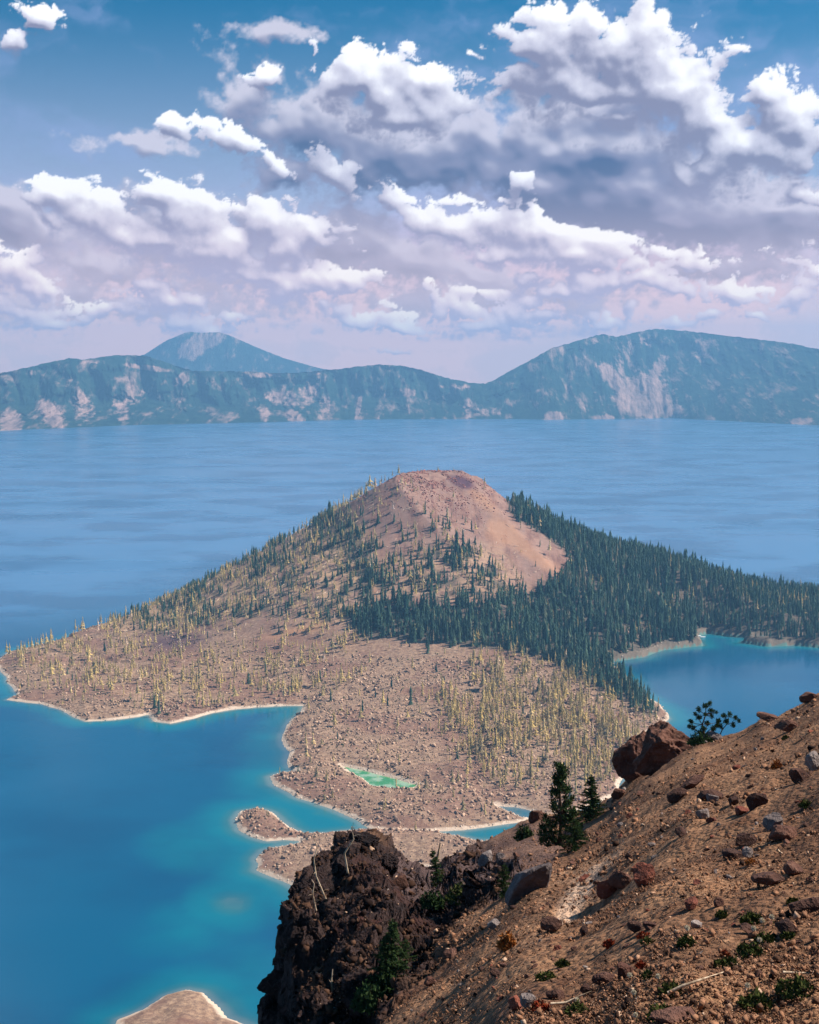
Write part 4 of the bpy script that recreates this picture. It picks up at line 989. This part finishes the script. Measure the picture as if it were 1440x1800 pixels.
pine(1236, 1303, 74, 'rounded twisted pine on the crest against the bay, taller of the two', [(-.30, .50, .07), (-.22, .34, .07), (-.12, .62, .08), (-.10, .80, .08), (0, .93, .08), (.12, .95, .07), (.18, .80, .07), (.28, .78, .06), (.20, .66, .06), (.34, .52, .06), (.10, .45, .08), (0, .35, .08), (.22, .34, .08), (-.08, .25, .08), (.36, .38, .07), (.02, .70, .06), (-.2, .70, .06), (-.34, .40, .06)],
     [(0, -.05), (.02, .2), (-.03, .45), (.05, .7), (.04, .88)], n=60)
pine(1276, 1293, 42, 'smaller rounded pine on the crest right of the taller twisted pine', [(-.35, .65, .13), (-.12, .85, .13), (.15, .9, .12), (.4, .75, .12), (.55, .6, .10), (0, .6, .14), (.3, .45, .12), (-.25, .4, .12)], [(-.3, -.1), (-.15, .25), (.05, .5), (.1, .8)], n=60)
def bush(px, py, wpx, hpx, label, mat, name='shrub', cat='shrub', leaves=260, Lf=.16, group=None):
    g = ground_at(px, py); k = g.y / F; e = tree_thing(name, g, label, cat, group)
    W, Hh = wpx * k / 2, hpx * k; cg, tg = Geo(), Geo()
    for i in range(9):
        a = i * .7; tg.tube([(0, 0, -.03), (math.cos(a) * W * .7, math.sin(a) * W * .6, Hh * .6)], [Hh * .03, Hh * .01], 3)
    for i in range(leaves):
        a, r_ = rb.uniform(0, 6.28), rb.random() ** .6; lump = .65 + .35 * math.sin(a * 3 + px)
        z = Hh * rb.random() ** .8 * math.sqrt(max(.05, 1 - r_ * r_)) * lump
        p = Vector((math.cos(a) * r_ * W, math.sin(a) * r_ * W * .8, z))
        cg.leaf(p, rv() + Vector((0, 0, .7)), Hh * Lf * rb.uniform(.8, 1.6) + .012, Hh * Lf * .3 + .004, rb.random())
    link('stem', tg.mesh('stem', m_bark), e); link('foliage', cg.mesh('foliage', mat), e)
    return e
bush(1232, 1308, 46, 22, 'low dark spreading bush under the two rounded pines', m_ndl, leaves=900, Lf=.2)
bush(922, 1478, 34, 28, 'small dark round bush on the crest left of the slender pine', m_ndl, leaves=700, Lf=.2)
fir(777, 1578, 92, 'ragged leaning fir with pale dead tip on the shaded rocks', .22, 1.0, lean=-.3, gappy=.25)
bush(818, 1584, 74, 34, 'low green spreading juniper right of the ragged fir', m_shrub, leaves=1500, Lf=.14)
bush(760, 1592, 44, 30, 'dark green low shrub at the foot of the ragged fir', m_ndl, leaves=900, Lf=.16)
fir(887, 1574, 62, 'small dark fir leaning on the big grey slab', .42, .8)
fir(680, 1752, 150, 'big dark shaded fir on the crag near the bottom', .30, 1.2, lean=.1)
fir(712, 1704, 60, 'low dark fir clump right of the big shaded fir', .62, .8)
bush(648, 1770, 60, 46, 'dark low shrub at the foot of the big shaded fir', m_ndl, leaves=1200, Lf=.16)
plants = [(1208, 1663, 30, 20, 'yellow green clump of leaves alone on the lower slope', m_shrub), (1322, 1622, 40, 22, 'green clump beside the white flower heads', m_shrub), (1345, 1655, 34, 20, 'green clump under the white flower heads', m_shrub),
          (1320, 1680, 46, 26, 'dark green trailing plant on the lower right slope', m_shrub), (1280, 1702, 50, 22, 'dark green mat of leaves left of the trailing plant', m_shrub), (1385, 1650, 24, 14, 'small bright green tuft by the overhanging rock', m_shrub),
          (1400, 1748, 70, 34, 'large yellow green plant at the lower right edge', m_shrub), (1330, 1770, 60, 30, 'yellow green plant left of the large one at the lower right', m_shrub), (1180, 1750, 44, 26, 'green clump under the fallen plank', m_shrub),
          (1170, 1790, 70, 26, 'dark green plant at the bottom edge under the flowers', m_shrub), (1015, 1785, 44, 24, 'green plant by the pale root at the bottom edge', m_shrub), (1140, 1720, 24, 14, 'small green plant between two white flower heads', m_shrub),
          (1270, 1612, 20, 14, 'small dark green plant on the middle right slope', m_shrub), (1140, 1660, 26, 12, 'green low plant on the lower slope below the pair of rocks', m_shrub), (1395, 1590, 22, 12, 'small green plant above the dark rock at the right edge', m_shrub),
          (1380, 1300, 12, 9, 'tiny green plant near the crest at right', m_shrub), (1415, 1418, 20, 14, 'green tuft on the right edge of the upper slope', m_shrub),
          (890, 1668, 30, 34, 'rusty orange dry plant on the sand below the slab', m_orange), (950, 1780, 34, 22, 'red leaved plant at the bottom edge', m_red), (1128, 1700, 18, 12, 'red leaved plant above the white flowers', m_red), (1132, 1648, 24, 10, 'red leaved plant on the lower slope', m_red),
          (1365, 1352, 16, 18, 'orange dry plant on the upper right slope', m_orange), (1072, 1664, 22, 16, 'rusty plant in the middle of the lower slope', m_red), (1275, 1682, 14, 12, 'small red plant beside the trailing green plant', m_red),
          (1320, 1520, 20, 12, 'small rusty plant below the long ledge', m_orange), (990, 1698, 26, 14, 'olive green plant on the lower left sand', m_shrub), (960, 1722, 36, 16, 'olive and red low plant near the bottom left of the sand', m_shrub)]
for p_ in plants: bush(p_[0], p_[1], p_[2] * 1.1, p_[3], p_[4], p_[5], 'low_plant', 'plant', 420, .2)
FL = [(1107, 1714, 'white flower head above the pointed rock near the bottom'), (1157, 1716, 'white flower head right of the pair of boulders near the bottom'), (1114, 1744, 'large white double flower head near the bottom'), (1117, 1784, 'white flower head lowest at the bottom edge'),
      (1357, 1612, 'white flower head on a tall stem on the right'), (1340, 1618, 'white flower head left of the tall stemmed one'), (1325, 1632, 'white flower head lowest of the right hand cluster'), (1335, 1652, 'small white flower head under the right hand cluster'), (1208, 1631, 'small cream flower head in the middle of the slope'), (1314, 1732, 'cream flower head near the lower right plant'), (1015, 1758, 'small pinkish flower head by the bottom left plants')]
for px_, py_, lb in FL:
    g = ground_at(px_, py_ + 16); k = g.y / F; e = tree_thing('pompom_flower', g, lb, 'flower', 'round white flower heads on the lower slope')
    r_ = 5.5 * k; a, s_ = us(px_, py_); top = Vector((float(a) * g.y, g.y, H + float(s_) * g.y)) - g
    sg, hg = Geo(), Geo(); sg.tube([(0, 0, -.02), top * .5 + Vector((.01, 0, 0)), top], [.003, .0025, .002], 5)
    for _ in range(260):
        d = rv(); hg.leaf(top + d * r_ * .45, d + rv() * .4, r_ * rb.uniform(.4, .65), r_ * .13, rb.random())
    link('stem', sg.mesh('stem', m_shrub), e); link('flower_head', hg.mesh('flower_head', m_flower), e)
def stick(pts, rad, label, name='dead_branch', cat='branch', mat=None, lift=.05, twigs=0):
    g0 = ground_at(*pts[0][:2]); P_ = []
    for q in pts:
        a, s_ = us(q[0], q[1]); D = g0.y if len(q) < 3 else g0.y + q[2]
        P_.append(Vector((float(a) * D, D, H + float(s_) * D)) - g0 + Vector((0, 0, lift)))
    sg = Geo(); k = g0.y / F
    sg.tube(P_, [rad * k * (1 - .6 * i / (len(P_) - 1)) for i in range(len(P_))], 6)
    for _ in range(twigs):
        i = rb.randrange(len(P_) - 1); p = P_[i].lerp(P_[i + 1], rb.random()); d = Vector((rb.uniform(-1, 1), rb.uniform(-.5, .2), rb.uniform(.1, 1))).normalized() * rad * k * rb.uniform(4, 9)
        sg.tube([p, p + d * .5 + Vector((0, 0, rad * k)), p + d], [rad * k * .35, rad * k * .25, rad * k * .1], 4)
    o = link(name, sg.mesh(name, mat or m_wood), None, g0); return tag(o, label, cat)
stick([(1174, 1759), (1200, 1746), (1235, 1734), (1270, 1722, .3)], 3.6, 'weathered plank like piece of wood lying across the lower slope', 'driftwood', 'wood')
stick([(1376, 1722), (1405, 1723), (1445, 1724)], 3.0, 'pale stick lying at the lower right edge', 'driftwood', 'wood')
stick([(1366, 1502), (1376, 1510), (1383, 1524)], 3.0, 'curved pale root sticking out on the right of the slope', 'dead_root', 'root')
stick([(968, 1776), (995, 1774), (1020, 1762), (1040, 1754)], 2.8, 'pale twisted root at the bottom left of the sand', 'dead_root', 'root')
stick([(573, 1600), (556, 1560), (552, 1530), (558, 1510), (551, 1490)], 1.7, 'pale bare snag on the left of the crag', 'dead_snag', 'snag', lift=.3, twigs=5)
stick([(612, 1560), (606, 1525), (622, 1500), (618, 1478)], 2.0, 'twisted bleached snag beneath the black rock tower', 'dead_snag', 'snag', lift=.4, twigs=7)
stick([(556, 1620), (550, 1590), (553, 1572)], 1.6, 'short pale dead trunk on the lower left of the crag', 'dead_snag', 'snag', lift=.3, twigs=6)
stick([(766, 1520), (771, 1504), (774, 1486)], 3.2, 'pale dead top standing behind the ragged fir', 'dead_snag', 'snag', lift=.1)
stick([(584, 1760), (583, 1740), (585, 1722)], 2.0, 'short pale dead stick low on the crag', 'dead_snag', 'snag', lift=.2, twigs=2)

# ------------------------------------------------------------------ small boat at the cove
bx_, by_ = lake_pt(1226, 1121)
e = tree_thing('tour_boat', Vector((float(bx_) + 2, float(by_), 0)), 'small white boat moored at the tip of the wooded spit', 'boat')
m_white, t = material('white_paint'); finish(t, (.8, .8, .78, 1), .4)
m_glass, t = material('boat_glass'); finish(t, (.03, .05, .06, 1), .1, spec=.5)
hv = []; sec = [(-9, 1.6, .1), (-5, 2.1, 0), (0, 2.2, 0), (5, 1.9, 0), (8, 1.0, .2), (10, .05, .6)]
for x_, w_, z_ in sec: hv += [(x_, -w_, 1.5 + z_), (x_, -w_ * .6, -.3), (x_, w_ * .6, -.3), (x_, w_, 1.5 + z_)]
hf = [(0, 1, 2), (0, 2, 3)]
for i in range(5):
    for j in range(4):
        a_, b_ = i * 4 + j, i * 4 + (j + 1) % 4
        hf += [(a_, b_, b_ + 4), (a_, b_ + 4, a_ + 4)]
link('hull', mesh_np('hull', hv, hf, m_white), e)
def boxm(x0, x1, y0, y1, z0, z1, name, mat, par):
    v = [(x, y, z) for x in (x0, x1) for y in (y0, y1) for z in (z0, z1)]
    f = [(0, 1, 3, 2), (4, 6, 7, 5), (0, 4, 5, 1), (2, 3, 7, 6), (0, 2, 6, 4), (1, 5, 7, 3)]
    return link(name, mesh_np(name, v, f, mat), par)
cb = boxm(-4.5, 3, -1.5, 1.5, 1.5, 3.2, 'cabin', m_white, e)
boxm(-4, 2.5, -1.53, 1.53, 2.2, 2.9, 'window', m_glass, cb)

# ------------------------------------------------------------------ haze
hz = [(x, y, z) for x in (-9500, 9500) for y in (-400, 14600) for z in (-8, 830)]
m, t = material('haze')
vol = t.n('ShaderNodeVolumePrincipled', {'Color': (.27, .60, 1.0, 1), 'Density': 8.0e-5, 'Anisotropy': .1})
t.n('ShaderNodeOutputMaterial', {'Volume': vol.outputs[0]})
o = link('haze', mesh_np('haze', hz, [(0, 1, 3, 2), (4, 6, 7, 5), (0, 4, 5, 1), (2, 3, 7, 6), (0, 2, 6, 4), (1, 5, 7, 3)], m)); tag(o, kind='stuff', label='thin blue haze over the lake', cat='haze')

# ------------------------------------------------------------------ render settings
S.view_settings.view_transform = 'Standard'; S.view_settings.look = 'None'; S.view_settings.exposure = .68; S.view_settings.gamma = 1
S.cycles.use_denoising = True; S.cycles.max_bounces = 5; S.cycles.diffuse_bounces = 2; S.cycles.glossy_bounces = 2; S.cycles.volume_bounces = 0
S.cycles.caustics_reflective = False; S.cycles.caustics_refractive = False
S.cycles.sample_clamp_indirect = 4
